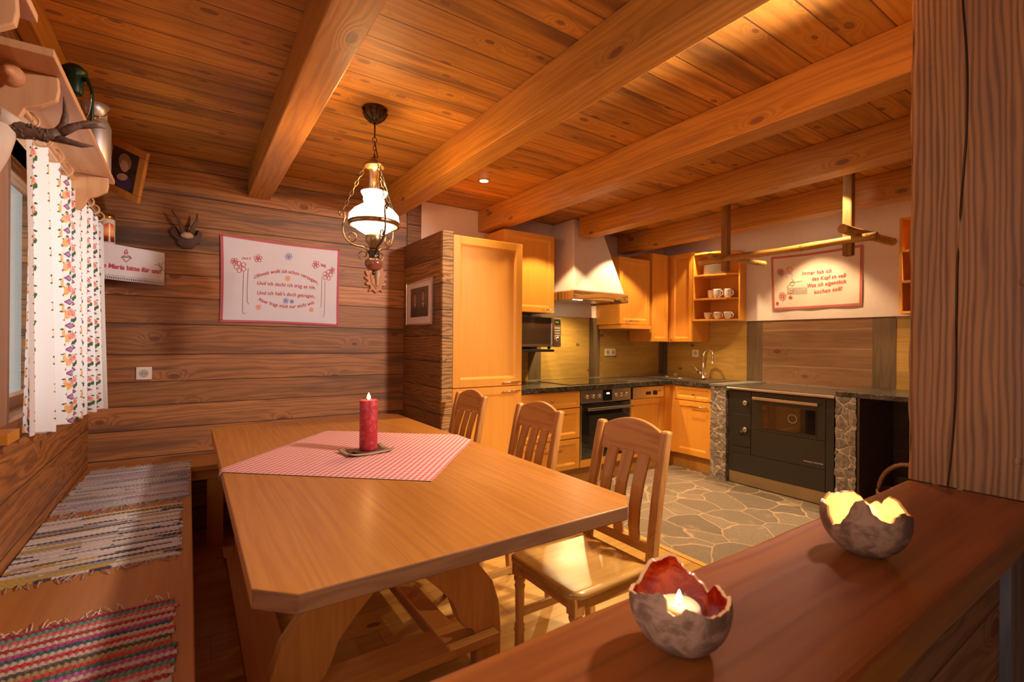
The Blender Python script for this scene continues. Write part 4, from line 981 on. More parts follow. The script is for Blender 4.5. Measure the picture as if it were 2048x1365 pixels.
obj('embroidered_heart',mb,m_thr,cl)
mb=MB(); ribbon(mb,[(450,805),(480,785),(520,800),(560,785),(590,815)],12,q3)
for pts in ([(890,905),(950,915),(1000,960)],[(965,880),(975,930),(1040,1010)],[(1045,875),(1010,890),(1000,950),(1020,980)]): ribbon(mb,pts,6,q3)
obj('embroidered_leaves',mb,m_thrg,cl)
gc=thing('grave_candle','white votive candle jar with gold lid and sunset print on the corner shelf','candle',(-.415,3.77,1.8545))
gx,gy,gz=-.412,3.775,1.8545
obj('jar',MB().lathe([(0,0),(.036,0),(.038,.004),(.038,.150),(.033,.160),(.033,.165)],(gx,gy,gz),28),plain('milky plastic jar',(.72,.66,.62),.25),gc)
lid=obj('gold_lid',MB().lathe([(.036,.155),(.040,.157),(.040,.170),(.037,.186),(.033,.190),(0,.190)],(gx,gy,gz),28),m_gold,gc)
hol=MB()
for k in range(10):
    a=2*PI*k/10; hol.lathe([(.006,0),(0,.0008)],(gx+.0395*math.cos(a),gy+.0395*math.sin(a),gz+.172),8,M=Matrix.Rotation(a,4,'Z')@Matrix.Rotation(PI/2,4,'Y'))
obj('lid_holes',hol,m_dark,lid)
def mk_sun():
    t=NT('sunset print'); u,v,_=t.sep(t.coord('UV'))[:3]; n=t.noise(t.comb(t.M('MULTIPLY',u,2.),t.M('MULTIPLY',v,8.),0),1,2)
    c=t.ramp(t.M('ADD',v,t.M('MULTIPLY',n,.1)),[(.1,(.12,.015,.01)),(.28,(.3,.04,.02)),(.42,(.9,.35,.08)),(.6,(.95,.55,.25)),(.95,(.75,.12,.03))]); return t.done(t.bsdf(c,.3))
ang=math.atan2(-gy,-gx)+.3
def stk(u,v):
    h=.018+v*.115; a=ang-.75+u*1.5; 
    if v>.7: w=math.sqrt(max(0,1-((v-.7)/.3)**2)); a=ang+(-.75+u*1.5)*w
    return (gx+.0388*math.cos(a),gy+.0388*math.sin(a),gz+h)
obj('sunset_sticker',MB().grid(stk,12,14),mk_sun(),gc)

# small antler trophy on dark plaque
at=thing('antler_plaque','small pair of roebuck antlers on a dark carved plaque','trophy',(-.016,YB,2.0))
pq=[(-.095,2.02),(-.085,1.985),(-.055,1.96),(-.05,1.93),(-.02,1.905),(.03,1.91),(.05,1.94),(.075,1.95),(.068,1.985),(.085,2.01),(.06,2.04),(.05,2.0),(-.05,2.0),(-.06,2.05)]
obj('plaque',MB().prism([(x-.012,z-.012) for x,z in pq],'y',YB-.03,YB+.0005),m_dplaq,at,bevel=.006)
obj('bone_cap',MB().lathe([(0,-.02),(.03,-.012),(.036,.0),(.028,.018),(0,.024)],(-.012,YB-.045,1.975),16),m_bone,at)
for s_ in (-1,1):
    obj('antler',MB().tube([(-.012+s_*.018,YB-.05,1.99),(-.012+s_*.032,YB-.065,2.03),(-.012+s_*.052,YB-.075,2.075),(-.012+s_*(.055 if s_>0 else .085),YB-.07,2.125)],[.015,.012,.009,.003],10),m_antler,at)
# carved trophy behind the lamp
tr=thing('carved_trophy','small white animal skull on a light carved leaf-edged plaque','trophy',(1.262,YB,1.78))
cx,cz=1.262,1.78
hf=[(0,-.105),(.018,-.085),(.035,-.078),(.05,-.092),(.062,-.082),(.045,-.062),(.05,-.04),(.065,-.045),(.085,-.03),(.082,-.012),(.065,-.015),(.072,.005),(.092,.012),(.09,.03),(.07,.03),(.082,.05),(.09,.07),(.075,.08),(.06,.075),(.06,.10),(.04,.12),(.0,.125)]
pl_=[(cx+x,cz+z) for x,z in hf]+[(cx-x,cz+z) for x,z in reversed(hf[1:-1])]
obj('leafy_plaque',MB().prism(pl_,'y',YB-.026,YB-.002),m_carve,tr,bevel=.005)
obj('inner_shield',MB().prism([(cx,cz-.07),(cx+.042,cz-.02),(cx+.05,cz+.05),(cx,cz+.10),(cx-.05,cz+.05),(cx-.042,cz-.02)],'y',YB-.036,YB-.0265),m_carve,tr,bevel=.004)
obj('skull',MB().tube([(cx+.004,YB-.05,cz+.10),(cx+.004,YB-.055,cz+.05),(cx+.002,YB-.05,cz+.01),(cx,YB-.046,cz-.035),(cx,YB-.042,cz-.05)],[.018,.030,.024,.013,.005],12,flat=.6),m_bone,tr)
obj('eye_sockets',MB().lathe([(0,-.008),(.007,0),(0,.008)],(cx-.013,YB-.070,cz+.03),8).lathe([(0,-.008),(.007,0),(0,.008)],(cx+.018,YB-.070,cz+.03),8),m_carve,tr)

# family photograph on the pier
fp=thing('framed_photograph','silver framed old portrait photograph of two people on the timber pier','picture',(1.5,3.51,1.59))
fx0=1.503; y0,y1,z0,z1=3.262,3.775,1.415,1.765
fm=MB().box(fx0-.022,fx0,y0,y0+.018,z0,z1).box(fx0-.022,fx0,y1-.018,y1,z0,z1).box(fx0-.022,fx0,y0+.018,y1-.018,z0,z0+.014).box(fx0-.022,fx0,y0+.018,y1-.018,z1-.014,z1)
obj('frame',fm,m_silver,fp,bevel=.003); obj('mat_board',B(fx0-.010,fx0-.004,y0+.018,y1-.018,z0+.014,z1-.014),m_mat,fp)
ph=obj('photo_print',B(fx0-.0115,fx0-.0101,y0+.085,y1-.085,z0+.065,z1-.055),plain('sepia backdrop',(.115,.075,.055),.35,nz=.2,nsc=8),fp)
def ell(mb,yc,zc,ry,rz,x,n=20): mb.add([(x,yc+ry*math.cos(2*PI*k/n),zc+rz*math.sin(2*PI*k/n)) for k in range(n)],[tuple(range(n))])
s_dark=plain('sepia clothes',(.05,.035,.03),.35); s_skin=plain('sepia skin',(.34,.19,.12),.35); s_hair=plain('sepia hair',(.06,.035,.025),.35); s_col=plain('sepia collar',(.55,.42,.33),.35)
for yc,zc in ((3.60,1.625),(3.44,1.635)):
    hm=MB(); sm=MB(); cm=MB(); km=MB()
    ell(hm,yc,zc+.012,.036,.045,fx0-.0118); ell(sm,yc,zc,.027,.037,fx0-.0121); cm.add([(fx0-.0119,yc-.085,1.482),(fx0-.0119,yc+.075,1.482),(fx0-.0119,yc+.07,1.54),(fx0-.0119,yc+.02,1.575),(fx0-.0119,yc-.02,1.575),(fx0-.0119,yc-.075,1.54)],[(0,1,2,3,4,5)])
    km.add([(fx0-.0122,yc-.016,1.588),(fx0-.0122,yc+.016,1.588),(fx0-.0122,yc,1.545)],[(0,1,2)])
    obj('sitter_hair',hm,s_hair,ph); obj('sitter_face',sm,s_skin,ph); obj('sitter_clothes',cm,s_dark,ph); obj('sitter_collar',km,s_col,ph)

# picture leaning in the left corner
kk=.972; H_=1.29
cn=[Vector((x*kk,y*kk,H_+(z-H_)*kk)) for x,y,z in ((-.46,3.86,2.23),(-.26,3.73,2.12),(-.20,3.58,2.40),(-.40,3.71,2.505))]
cen=sum(cn,Vector())/4; rt=(cn[1]-cn[0]).normalized(); up=(cn[3]-cn[0]); up=(up-rt*up.dot(rt)).normalized(); nr=rt.cross(up)
if nr.dot(-cen)<0: nr=-nr
W_=(cn[1]-cn[0]).length; H2=(cn[3]-cn[0]).length
pf=thing('framed_painting','dark painting in an orange pine frame leaning out from the left corner','picture',tuple(cen))
pf.rotation_euler=Matrix((rt,up,nr)).transposed().to_euler()
a,b=W_/2,H2/2; fw=.042
fm=MB().box(-a,a,-b,-b+fw,-.01,.012).box(-a,a,b-fw,b,-.01,.012).box(-a,-a+fw,-b+fw,b-fw,-.01,.012).box(a-fw,a,-b+fw,b-fw,-.01,.012)
obj('frame',fm,m_frame,pf,world=False,bevel=.003)
obj('canvas',MB().box(-a+fw,a-fw,-b+fw,b-fw,-.004,.002),plain('dark painted ground',(.035,.025,.02),.25,nz=.4,nsc=9,Coat_Weight=.8,Coat_Roughness=.05),pf,world=False)
def el2(cx,cy,rx,ry,z,n=24,rot=0):
    return [(cx+rx*math.cos(2*PI*k/n)*math.cos(rot)-ry*math.sin(2*PI*k/n)*math.sin(rot),cy+rx*math.cos(2*PI*k/n)*math.sin(rot)+ry*math.sin(2*PI*k/n)*math.cos(rot),z) for k in range(n)]
for nm,col,els in (('painted_dark_cloth',(.06,.035,.10),[(.015,-.075,.055,.045,.3)]),('painted_ochre_shape',(.34,.20,.08),[(.0,.045,.040,.048,.2)]),('painted_warm_shape',(.62,.36,.22),[(.0,.022,.026,.034,.2),(.0,-.045,.035,.020,.4)])):
    mb=MB()
    for i,(x,y,rx,ry,ro) in enumerate(els): mb.add(el2(x,y,rx,ry,.0024+(.0006 if 'warm' in nm else .0003 if 'ochre' in nm else 0)+i*.0001,rot=ro),[tuple(range(24))])
    obj(nm,mb,plain(nm,col,.3,nz=.3,nsc=40,Coat_Weight=.6),pf,world=False)

# ------------------------------------------------------------------ wall shelf over the window
SF=-.280; SZ=1.985
def bracket(par,y,kind=0):
    prof=[(XL+.002,SZ-.001),(SF-.012,SZ-.001),(SF-.010,SZ-.035),(SF-.014,SZ-.062),(SF-.045,SZ-.085),(SF-.075,SZ-.100),(SF-.085,SZ-.125),(SF-.100,SZ-.150),(SF-.14,SZ-.163),(XL+.002,SZ-.165)]
    return obj('bracket',MB().prism(prof,'y',y,y+.022),m_shelfz,par,bevel=.003)
w1=thing('wall_shelf','pale wooden wall shelf above the curtain carrying lantern and milk can','shelf',(-.4,2.2,SZ))
obj('shelf_board',B(XL+.002,SF,1.62,2.80,SZ,SZ+.020),m_shelf,w1,bevel=.002)
bracket(w1,1.735); bracket(w1,2.69)
obj('knob_peg',MB().lathe([(.012,0),(.012,.012),(.026,.020),(.028,.032),(.022,.044),(.012,.050),(.014,.056),(.008,.066),(0,.068)],(-.375,1.735,SZ-.035),20,M=Matrix.Rotation(PI/2,4,'X')),m_carve,w1)
w2=thing('wall_shelf','pale wooden wall shelf in the top left corner, nearest the camera','shelf',(-.4,1.0,SZ))
obj('shelf_board',B(XL+.002,SF,.3,1.466,SZ,SZ+.020),m_shelf,w2,bevel=.002)
bracket(w2,1.36); bracket(w2,.42)
# rod with rings and curtain
CXm=-.405
rd=thing('curtain_rod','wooden curtain rod with rings under the wall shelf','curtain rod',(CXm,2.7,1.93))
obj('rod',MB().tube([(CXm,1.78,1.958),(CXm,3.40,1.958)],.009,10),m_shelf,rd)
for k in range(9):
    y=2.02+k*.17
    obj('curtain_ring',MB().tube([(CXm+.024*math.cos(a*PI/8),y+.003*math.sin(a*PI/4),1.947+.024*math.sin(a*PI/8)) for a in range(16)],.004,6,closed=True),m_shelfz,rd)
def curt(u,v):
    y=1.95+u*1.50; 
    ztop=1.905+.012*math.sin(u*2*PI*9); zbot=1.0-.085*u+.010*math.sin(u*31); z=zbot+(ztop-zbot)*v
    spread=1-.10*(1-v)*0; amp=.030*(.45+.55*(1-v)) 
    x=CXm+.006+(.5+.5*min(1,u*8))*amp*math.sin(u*2*PI*8.5+.9*math.sin(u*9)+.3*(1-v))+.010*math.sin(u*2*PI*17+1)*(1-v)
    y+= .03*math.sin(v*3)*(.5-u)+.012*math.cos(u*2*PI*8.5)
    return (x,y,z)
cu=obj('floral_curtain',MB().grid(curt,300,50),m_curt); tag(cu,'white curtain printed with roses and purple diamonds at the left window','curtain')
# lantern
LX,LY,LZ=-.374,2.50,SZ+.0205
ln=thing('storm_lantern','dark green hurricane lantern with wire handle on the wall shelf','lantern',(LX,LY,LZ))
obj('fuel_tank',MB().lathe([(0,0),(.055,0),(.060,.008),(.060,.035),(.05,.052),(.03,.06),(.025,.075),(0,.075)],(LX,LY,LZ),24),m_green,ln)
obj('glass_globe',MB().lathe([(.028,.076),(.042,.10),(.046,.125),(.040,.155),(.028,.175)],(LX,LY,LZ),20),m_glass,ln)
obj('chimney_cap',MB().lathe([(.030,.176),(.034,.18),(.034,.225),(.028,.232),(.050,.238),(.050,.246),(.03,.258),(.0,.262)],(LX,LY,LZ),24),m_green,ln)
fr_=MB()
for s_ in (-1,1): fr_.tube([(LX+s_*.03,LY-s_*.02,LZ+.03),(LX+s_*.068,LY-s_*.03,LZ+.06),(LX+s_*.070,LY-s_*.03,LZ+.19),(LX+s_*.05,LY-s_*.02,LZ+.222),(LX+s_*.03,LY-s_*.01,LZ+.222)],.008,8)
obj('side_tubes',fr_,m_green,ln)
obj('wire_handle',MB().tube([(LX+.071*math.cos(a),LY-.03+.05*math.sin(a)-.04,LZ+.17-.09*math.sin(a)) for a in [i*PI/12 for i in range(13)]],.0022,6),m_wire,ln)
obj('lifting_ring',MB().tube([(LX+.016*math.cos(a*PI/6),LY,LZ+.268+.012*math.sin(a*PI/6)) for a in range(12)],.0015,6,closed=True),m_wire,ln)
ln.scale=(.80,.80,1.33)
# milk can
KX,KY,KZ=-.345,2.715,SZ+.0205
kc=thing('milk_can','dented aluminium milk can with wire bail handle on the wall shelf','milk can',(KX,KY,KZ))
obj('can_body',MB().lathe([(0,0),(.055,0),(.058,.005),(.058,.15),(.050,.168),(.042,.178),(.042,.205),(.050,.222),(.052,.222),(.045,.205),(.045,.18),(0,.178)],(KX,KY,KZ),28),m_alu,kc)
ba=[(KX-.04+ .0*i,KY,KZ) for i in range(2)]
bl=[(KX+.052*math.cos(a),KY-.045-.055*math.sin(a),KZ+.195-.045*math.sin(a)) for a in [i*PI/10 for i in range(11)]]
obj('wire_handle',MB().tube(bl,.0022,6),m_wire,kc)
obj('wooden_grip',MB().tube([(KX-.022,KY-.10,KZ+.150),(KX+.030,KY-.10,KZ+.150)],.010,10),m_turned,kc)
kc.scale=(1.05,1.05,1.3)
# antlers with skull at the left picture edge
dk=thing('deer_skull','pale deer skull with a dark branching antler hanging below the shelves','trophy',(-.40,1.62,1.75))
AY=1.60
skm=MB().tube([(-.405,AY,1.83),(-.395,AY-.005,1.80),(-.380,AY-.01,1.765),(-.385,AY-.015,1.72),(-.395,AY-.018,1.665),(-.405,AY-.018,1.61),(-.41,AY-.015,1.575)],[.012,.030,.042,.036,.026,.018,.008],16)
obj('skull',skm,m_bone,dk)
obj('brow_bone',MB().tube([(-.375,AY-.02,1.80),(-.350,AY,1.797),(-.335,AY,1.788)],[.028,.020,.015],12),m_bone,dk)
obj('eye_socket',MB().lathe([(0,-.014),(.013,0),(0,.014)],(-.372,AY-.046,1.757),12),plain('shadowy socket',(.10,.06,.04),.9),dk)
rnd=random.Random(4)
ap=[(-.350,AY,1.786),(-.335,AY,1.784),(-.315,AY-.003,1.782),(-.295,AY-.004,1.782),(-.28,AY-.003,1.785),(-.268,AY,1.793)]
am=MB().tube(ap,[.019,.021,.016,.0145,.014,.0125],12)
am.tube([(-.270,AY,1.790),(-.258,AY,1.815),(-.255,AY,1.845),(-.259,AY,1.885)],[.012,.009,.006,.001],10)
am.tube([(-.272,AY,1.790),(-.240,AY-.002,1.815),(-.215,AY-.002,1.832),(-.186,AY,1.842)],[.012,.009,.006,.001],10)
am.tube([(-.235,AY,1.818),(-.20,AY+.01,1.832),(-.180,AY+.012,1.832)],[.007,.005,.001],8)
am.tube([(-.278,AY,1.782),(-.250,AY-.004,1.776),(-.225,AY-.006,1.772),(-.200,AY-.004,1.776)],[.012,.008,.006,.001],10)
for i in range(90):
    x=rnd.uniform(-.350,-.285); a=rnd.uniform(0,2*PI); r=.017 if x<-.31 else .0145
    am.lathe([(0,-.004),(.0035,0),(0,.004)],(x,AY-.002+r*math.cos(a),1.783+r*math.sin(a)),6)
obj('antler',am,m_antler,dk)

# ------------------------------------------------------------------ hanging lamp
lx,ly=.798,2.481
hl=thing('hanging_lamp','hanging oil-style lamp with lit opal shade, chains and bronze scrolls','lamp',(lx,ly,1.9))
obj('ceiling_rose',MB().lathe([(.0,2.425),(.012,2.428),(.03,2.438),(.050,2.462),(.058,2.478),(.052,2.486),(.066,2.493),(.060,2.4995),(0,2.4995)],(lx,ly,0),20),m_iron,hl)
rz=MB()
for k in range(8):
    a=k*PI/4; rz.tube([(lx+.02*math.cos(a),ly+.02*math.sin(a),2.432),(lx+.048*math.cos(a),ly+.048*math.sin(a),2.458),(lx+.064*math.cos(a),ly+.064*math.sin(a),2.488)],.007,8)
obj('rose_ribs',rz,m_iron,hl)
obj('stem',MB().tube([(lx,ly,2.43),(lx,ly,2.35)],.004,8).tube([(lx+.012*math.cos(a*PI/6),ly,2.338+.012*math.sin(a*PI/6)) for a in range(12)],.0022,6,closed=True),m_iron,hl)
def chain(mb,p0,p1,n,L=None,r=.0021):
    p0=Vector(p0);p1=Vector(p1);d=(p1-p0); ln_=d.length/n; d.normalize(); s1=d.cross(Vector((.3,.9,.1))).normalized(); s2=d.cross(s1)
    for i in range(n):
        c=p0+d*ln_*(i+.5); s=s1 if i%2 else s2
        mb.tube([c+d*(ln_*.62*math.sin(a*PI/6))+s*(.0075*math.cos(a*PI/6)) for a in range(12)],r,5,closed=True)
cm=MB(); chain(cm,(lx,ly,2.33),(lx,ly,2.262),3); obj('top_chain',cm,m_iron,hl)
obj('smoke_bell',MB().lathe([(.004,2.268),(.006,2.245),(.020,2.243),(.026,2.232),(.030,2.222),(.048,2.212),(.054,2.203),(.054,2.196),(.048,2.194),(.040,2.204),(.02,2.212),(0,2.214)],(lx,ly,0),28),m_brass,hl)
obj('power_cord',MB().tube([(lx,ly,2.33),(lx+.015,ly-.01,2.24),(lx+.052,ly-.03,2.10),(lx+.085,ly-.045,1.98),(lx+.105,ly-.06,1.93)],.0028,6),m_dark,hl)
obj('glass_chimney',MB().lathe([(.026,2.05),(.026,2.185),(.0265,2.185)],(lx,ly,0),24,caps=False),m_chim,hl)
shp=[(.044,1.845),(.075,1.862),(.108,1.885),(.128,1.915),(.124,1.945),(.100,1.972),(.072,1.990),(.056,2.000),(.050,2.008),(.054,2.018),(.056,2.026),(.052,2.033),(.058,2.045),(.066,2.060),(.067,2.064)]
obj('opal_shade',MB().lathe(shp,(lx,ly,0),40,caps=False),m_opal,hl)
obj('shade_ring',MB().lathe([(.119,1.886),(.130,1.886),(.132,1.906),(.128,1.910),(.119,1.906)],(lx,ly,0),36,caps=False),m_brass,hl)
obj('burner_gallery',MB().lathe([(.020,1.768),(.026,1.775),(.030,1.79),(.042,1.802),(.043,1.835),(.040,1.845),(.030,1.845)],(lx,ly,0),28),m_brass,hl)
obj('stem_collar',MB().lathe([(.024,1.722),(.026,1.726),(.022,1.732),(.026,1.738),(.026,1.760),(.021,1.767)],(lx,ly,0),24),m_iron,hl)
obj('turned_ball',MB().lathe([(.010,1.655),(.030,1.662),(.045,1.678),(.048,1.692),(.044,1.708),(.028,1.720),(.02,1.722)],(lx,ly,0),28),m_turned,hl)
obj('finial',MB().lathe([(0,1.630),(.008,1.634),(.009,1.648),(.006,1.655)],(lx,ly,0),14),m_iron,hl)
# three scroll arms
for k,ang in enumerate((math.radians(150),math.radians(-88),math.radians(33))):
    ca,sa=math.cos(ang),math.sin(ang)
    def A(r,z): return (lx+ca*r,ly+sa*r,z)
    pts=[A(.026,1.745),A(.035,1.762),A(.055,1.778),A(.095,1.785),A(.125,1.80),A(.148,1.825),A(.160,1.86),A(.158,1.90),A(.150,1.93),A(.152,1.955),A(.162,1.968),A(.176,1.966),A(.182,1.952),A(.175,1.942),A(.166,1.948)]
    mb=MB().tube(pts,.0048,8)
    sp=[A(.155+0-.0,1.84)]; c0=(.115,1.832)
    for i in range(22):
        t=i/21; r=.034*(1-t*.72); a=-2.6+t*7.2; sp.append(A(c0[0]+r*math.cos(-a+PI),c0[1]+r*math.sin(-a+PI)*.95))
    mb.tube(sp[1:],.0034,7)
    sp=[]
    for i in range(18):
        t=i/17; r=.028*(1-t*.65); a=-1.3+t*6.0; sp.append(A(.052+.0+r*math.cos(a),1.738+r*math.sin(a)))
    mb.tube(sp,.0034,7)
    obj('scroll_arm',mb,m_brass if k!=1 else m_iron,hl)
    cm=MB(); chain(cm,A(.048,2.20),A(.160,1.968),9); obj('side_chain',cm,m_iron,hl)

# ------------------------------------------------------------------ downlights
SP=[(1.829,3.108),(2.12,.42),(2.62,3.08),(2.62,1.6),(3.62,3.08),(3.62,1.6),(4.47,3.05),(4.47,2.1),(4.47,1.0)]
lbl=['small round recessed ceiling light between two beams, beyond the hanging lamp']+['']+['small round recessed ceiling light hidden behind a beam']*7
for i,(x,y) in enumerate(SP):
    if i==1: continue
    t=thing('recessed_light',lbl[i],'light',(x,y,ZC),'recessed ceiling lights')
    obj('trim_ring',MB().lathe([(.030,.0005),(.042,.0005),(.042,-.004),(.030,-.006)],(x,y,ZC),24),m_steel,t)
    obj('lamp_disc',MB().lathe([(0,-.0085),(.024,-.0085),(.031,-.0062)],(x,y,ZC),24),m_bulb,t)

t=thing('swivel_spotlight','small steel swivel spotlight on the ceiling hidden behind the post','light',(2.15,.40,ZC))
obj('mounting_plate',MB().lathe([(0,-.001),(.045,-.001),(.045,-.014),(0,-.014)],(2.15,.40,ZC),20),m_steel,t)
obj('stem',MB().tube([(2.15,.40,ZC-.013),(2.15,.40,2.42)],.007,8),m_steel,t)
dk_=Vector((-.74,.68,-.50)).normalized(); c_0=Vector((2.15,.40,2.40))
obj('spot_head',MB().tube([c_0-dk_*.05,c_0-dk_*.02,c_0+dk_*.045],[.018,.040,.046],16,caps=False),m_steel,t)
obj('lamp_disc',MB().tube([c_0+dk_*.000,c_0+dk_*.002],.036,16),m_bulb,t)
# ------------------------------------------------------------------ bar and post
br=thing('bar_counter','thick reddish-brown plank counter in the foreground carrying two candle bowls','counter',(.8,.35,0))
mb=MB(); n=40
rnd=random.Random(9)
pts=[]
for i in range(n+1):
    x=.03+1.57*i/n; pts.append((x,.224+.0012*math.sin(x*9)+.0006*math.sin(x*23)))
poly=pts+[(1.60,.474)]+[(1.60-1.57*i/n,.473+.0010*math.sin(i*.9)) for i in range(1,n)]+[(.03,.474)]
obj('plank_top',MB().prism(poly,'z',.868,.93),m_bar,br,bevel=.008)
obj('front_panel',B(.03,1.415,.262,.44,.001,.867),m_barp,br)
po=thing('timber_post','massive weathered square timber post with a long crack','post',(1.75,.2,0))
# crack as geometry: two halves of the visible face with a thin split
PX0,PX1,PY0,PY1=1.603,2.0,-.20,.4745
def postmesh():
    mb=MB(); nz=80; crack=[]
    ys=[PY1,PY1-.02,.395,.385,.378,.371,.36,.34,.25,.15,.05,PY0]
    def cy(z): return .388+.020*math.sin(z*2.1+1.2)-.006*math.sin(z*7.3)-.012*(z-1.6)
    vs=[]
    for j in range(nz+1):
        z=.931+(ZC-.0005-.931)*j/nz; c=cy(z); gap=.0028*(1 if (z<1.52 or z>1.60) else .1)*(1-.4*max(0,math.sin(z*3)))
        for k,yy in enumerate((PY1,PY1-.012,c+.03,c+gap,c,c-gap,c-.03,.30,.2,.1,0,PY0)):
            x=PX0+(.006 if k==0 else 0)+(.022 if k==4 else 0)+.0012*math.sin(z*31+yy*40)
            y=yy+(.0025*math.sin(z*17)+.002*math.sin(z*41) if k==0 else 0)-(.001 if k==0 else 0)
            vs.append((x,min(y,.4765),z))
    m=12
    fs=[(j*m+k,j*m+k+1,(j+1)*m+k+1,(j+1)*m+k) for j in range(nz) for k in range(m-1)]
    mb.add(vs,fs,False); mb.box(PX0+.03,PX1,PY0,PY1-.002,.931,ZC-.0005); 
    mb.box(PX0+.006,PX0+.035,PY1-.0035,PY1-.0015,.931,ZC-.0005)
    return mb
obj('post_shaft',postmesh(),m_post,po)
obj('lower_post',B(1.418,1.99,.245,.44,.001,.8675),m_postlow,po,bevel=.004)
for y,z in ((.262,1.435),(.268,1.02)): obj('wooden_plug',MB().tube([(PX0+.01,y,z),(PX0-.010,y,z+.003)],.007,8).tube([(PX0+.01,y-.001,z-.022),(PX0-.004,y-.001,z-.022)],.008,8),m_post,po)

# ------------------------------------------------------------------ candle bowls
def bowl(name,label,c,R,rim,m_in,seed,hs=.95,flame_h=.016):
    t=thing(name,label,'candle holder',c)
    nth,nph=180,30
    def surf(r,zo):
        mb=MB(); zc=R*hs
        def f(u,v):
            phi=2*PI*u; h=rim(phi); # height of rim
            # polar angle from bottom
            a_max=math.acos(max(-1,min(1,1-(h-(R*(hs-1)*-1)*0-0)/R))) if False else math.acos(max(-.95,min(1,(zc-h)/R)))
            a=v*a_max; rr=r*(1+.02*math.sin(phi*3+seed)*math.sin(a)); zz=zc-r*math.cos(a)
            zz=max(zz,zo)
            return (c[0]+rr*math.sin(a)*math.cos(phi),c[1]+rr*math.sin(a)*math.sin(phi),c[2]+zz)
        mb.grid(f,nth,nph,uv=False); return mb
    th=.0045
    out=surf(R,.0003); 
    # rim strip joins outer and inner
    inn=surf(R-th,th)
    k=nth+1; o1=nph*k
    rimm=MB(); vs=out.v[o1:o1+k]+inn.v[o1:o1+k]; rimm.add(vs,[(i,i+1,k+i+1,k+i) for i in range(nth)],True)
    obj('outer_shell',out,m_bowlout,t); obj('inner_glaze',inn,m_in,t); obj('broken_rim',rimm,m_bowlcream,t)
    tc_=(c[0]+.002,c[1]+.003,c[2]+th+.001)
    wh=.041 if R<.06 else .030
    cn_=obj('tealight_wax',MB().lathe([(0,0),(R*.36,0),(R*.42,.012),(R*.42,wh),(R*.39,wh+.002),(0,wh-.001)],tc_,24),m_wax,t)
    obj('wick',MB().tube([(tc_[0],tc_[1],tc_[2]+wh),(tc_[0],tc_[1],tc_[2]+wh+.007)],.0007,6),m_dark,t)
    flame((tc_[0],tc_[1],tc_[2]+wh+.003),flame_h,t,.22)
    return t,tc_
cam_phi=math.atan2(-.36,-.48)
def lerp_tab(tab):
    tab=sorted(tab); cp=cam_phi
    def f(phi):
        d=(phi-cp)%(2*PI); d=math.degrees(d if d<=PI else d-2*PI)   # -180..180, 0 = towards camera; positive = to camera left?
        for (a,b),(a2,b2) in zip(tab,tab[1:]):
            if a<=d<=a2: q=(d-a)/(a2-a); q=q*q*(3-2*q); return (b+(b2-b)*q)+.0006*math.sin(phi*23)+.0005*math.sin(phi*41)
        return tab[0][1]
    return f
# angles: negative = camera left side seen from above (clockwise)
tab1=[(-186,.071),(-180,.078),(-172,.090),(-160,.092),(-148,.084),(-132,.083),(-126,.069),(-118,.056),(-90,.058),(-60,.067),(-52,.073),(-40,.075),(-28,.081),(-18,.081),(-14,.066),(-6,.064),(0,.068),(6,.073),(14,.072),(24,.068),(34,.065),(46,.066),(64,.067),(86,.071),(104,.060),(116,.057),(122,.061),(132,.062),(140,.053),(144,.047),(152,.056),(168,.065),(174,.071),(180,.078)]
R1=.058
b1,tc1=bowl('candle_bowl','cracked eggshell-shaped bowl, red glazed inside, with burning tealight','',R1,None,None,0) if False else bowl('candle_bowl','cracked stoneware candle bowl glazed red inside, nearer the camera',(.486,.360,.9302),R1,lerp_tab(tab1),m_bowlred,1.0)
cam_phi=math.atan2(-.346,-.972)
tab2=[(-186,.0694),(-180,.072),(-172,.083),(-160,.090),(-144,.0888),(-134,.085),(-114,.0876),(-106,.077),(-85,.079),(-60,.081),(-50,.0626),(-44,.0523),(-32,.059),(-27,.069),(-21,.078),(-19,.092),(-15,.100),(-2,.1036),(4,.098),(10,.085),(24,.076),(32,.075),(38,.083),(52,.089),(72,.082),(95,.074),(116,.0728),(124,.081),(130,.089),(144,.092),(152,.085),(158,.075),(166,.077),(174,.0694),(180,.072)]
b2,tc2=bowl('candle_bowl','cracked stoneware candle bowl glowing yellow inside, near the post',(.972,.346,.9302),.066,lerp_tab(tab2),m_bowlcream,2.0,flame_h=.024)

# ------------------------------------------------------------------ lights
def point(name,loc,e,col,r=.01):
    l=bpy.data.lights.new(name,'POINT'); l.energy=e; l.color=col; l.shadow_soft_size=r; o=bpy.data.objects.new(name,l); C.objects.link(o); o.location=loc; return o
def spot(name,loc,e,col,ang=110,bl=.5,r=.02,rot=(0,0,0),aim=None):
    if aim: rot=(Vector(aim)-Vector(loc)).to_track_quat('-Z','Y').to_euler()
    l=bpy.data.lights.new(name,'SPOT'); l.energy=e; l.color=col; l.spot_size=math.radians(ang); l.spot_blend=bl; l.shadow_soft_size=r; o=bpy.data.objects.new(name,l); C.objects.link(o); o.location=loc; o.rotation_euler=rot; return o
def area(name,loc,rot,sx,sy,e,col):
    l=bpy.data.lights.new(name,'AREA'); l.shape='RECTANGLE'; l.size=sx; l.size_y=sy; l.energy=e; l.color=col; o=bpy.data.objects.new(name,l); C.objects.link(o); o.location=loc; o.rotation_euler=rot; return o
WARM2=(1,.67,.34); KEY=(1,.80,.70)
PW=[50,150,90,85,100,85,65,85,55]
for i,(x,y) in enumerate(SP):
  if i!=1: spot('downlight_glow',(x,y,ZC-.012),PW[i],KEY if i==1 else WARM2,(100,150,98,100,96,100,78,88,84)[i],.4 if i==7 else .25,.02)
spot('key_glow',tuple(c_0+dk_*.17),235,KEY,100,.3,.09,aim=tuple(c_0+dk_*2))
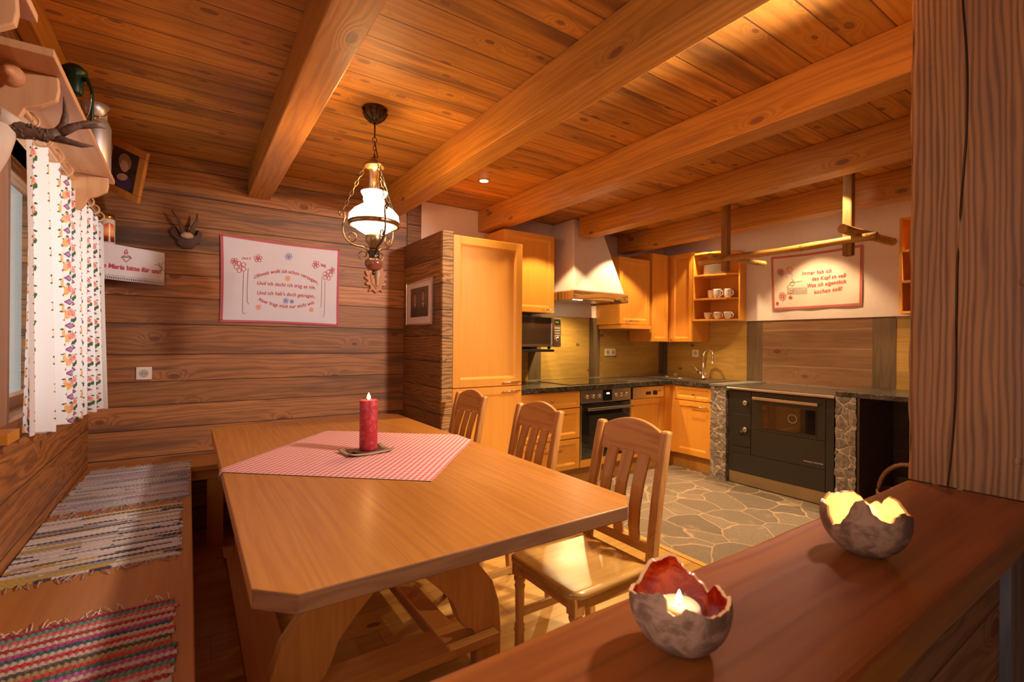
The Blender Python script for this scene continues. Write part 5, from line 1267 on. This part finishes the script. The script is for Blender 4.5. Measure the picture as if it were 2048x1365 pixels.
point('candle_glow',(CX_,CY_,TZ+.275),1.0,(1,.5,.16),.006)
point('tealight_glow',(tc1[0],tc1[1],tc1[2]+.064),.05,(1,.45,.12),.004)
point('tealight_glow',(tc2[0],tc2[1],tc2[2]+.062),.45,(1,.5,.16),.006)
spot('hood_glow',(3.10,3.46,1.695),50,(1,.70,.28),150,.6,.02)
point('lamp_glow',(lx,ly,1.93+.16),20,(1,.56,.22),.03)
area('daylight_far_window',(XL-.25,2.70,1.5),(0,-PI/2,0),1.0,1.4,13,(.80,.88,1))
area('added_fill_near_window',(XL-.03,-.1,1.5),(0,-PI/2,0),1.0,1.5,9,(1,.83,.80))  # soft fill added in the unseen second window's opening
w=bpy.data.worlds.new('World'); sc.world=w; w.use_nodes=True; bg=w.node_tree.nodes['Background']; bg.inputs[0].default_value=(.92,.92,.88,1); bg.inputs[1].default_value=1.0

# ------------------------------------------------------------------ camera
F=960.5; TH=.5927; RO=.0077
s_,c_=math.sin(TH),math.cos(TH); fw=Vector((s_,c_,0)); r0=Vector((c_,-s_,0)); u0=Vector((0,0,1))
rt=r0*math.cos(RO)+u0*math.sin(RO); upv=-r0*math.sin(RO)+u0*math.cos(RO)
cam=bpy.data.cameras.new('Camera'); co_=bpy.data.objects.new('Camera',cam); C.objects.link(co_)
co_.matrix_world=Matrix(((rt.x,upv.x,-fw.x,0),(rt.y,upv.y,-fw.y,0),(rt.z,upv.z,-fw.z,1.29),(0,0,0,1)))
cam.sensor_width=36; cam.lens=F/2048*36; cam.shift_y=1.8/2048; cam.clip_start=.02
cam.dof.use_dof=True; cam.dof.focus_distance=2.9; cam.dof.aperture_fstop=7.0
sc.camera=co_
vs_=sc.view_settings; vs_.view_transform='Standard'; vs_.look='None'; vs_.exposure=0.36; vs_.gamma=1.0; vs_.use_curve_mapping=False
sc.cycles.max_bounces=8; sc.cycles.diffuse_bounces=5; sc.cycles.glossy_bounces=3; sc.cycles.transparent_max_bounces=8; sc.cycles.sample_clamp_indirect=4
sc.cycles.use_denoising=True
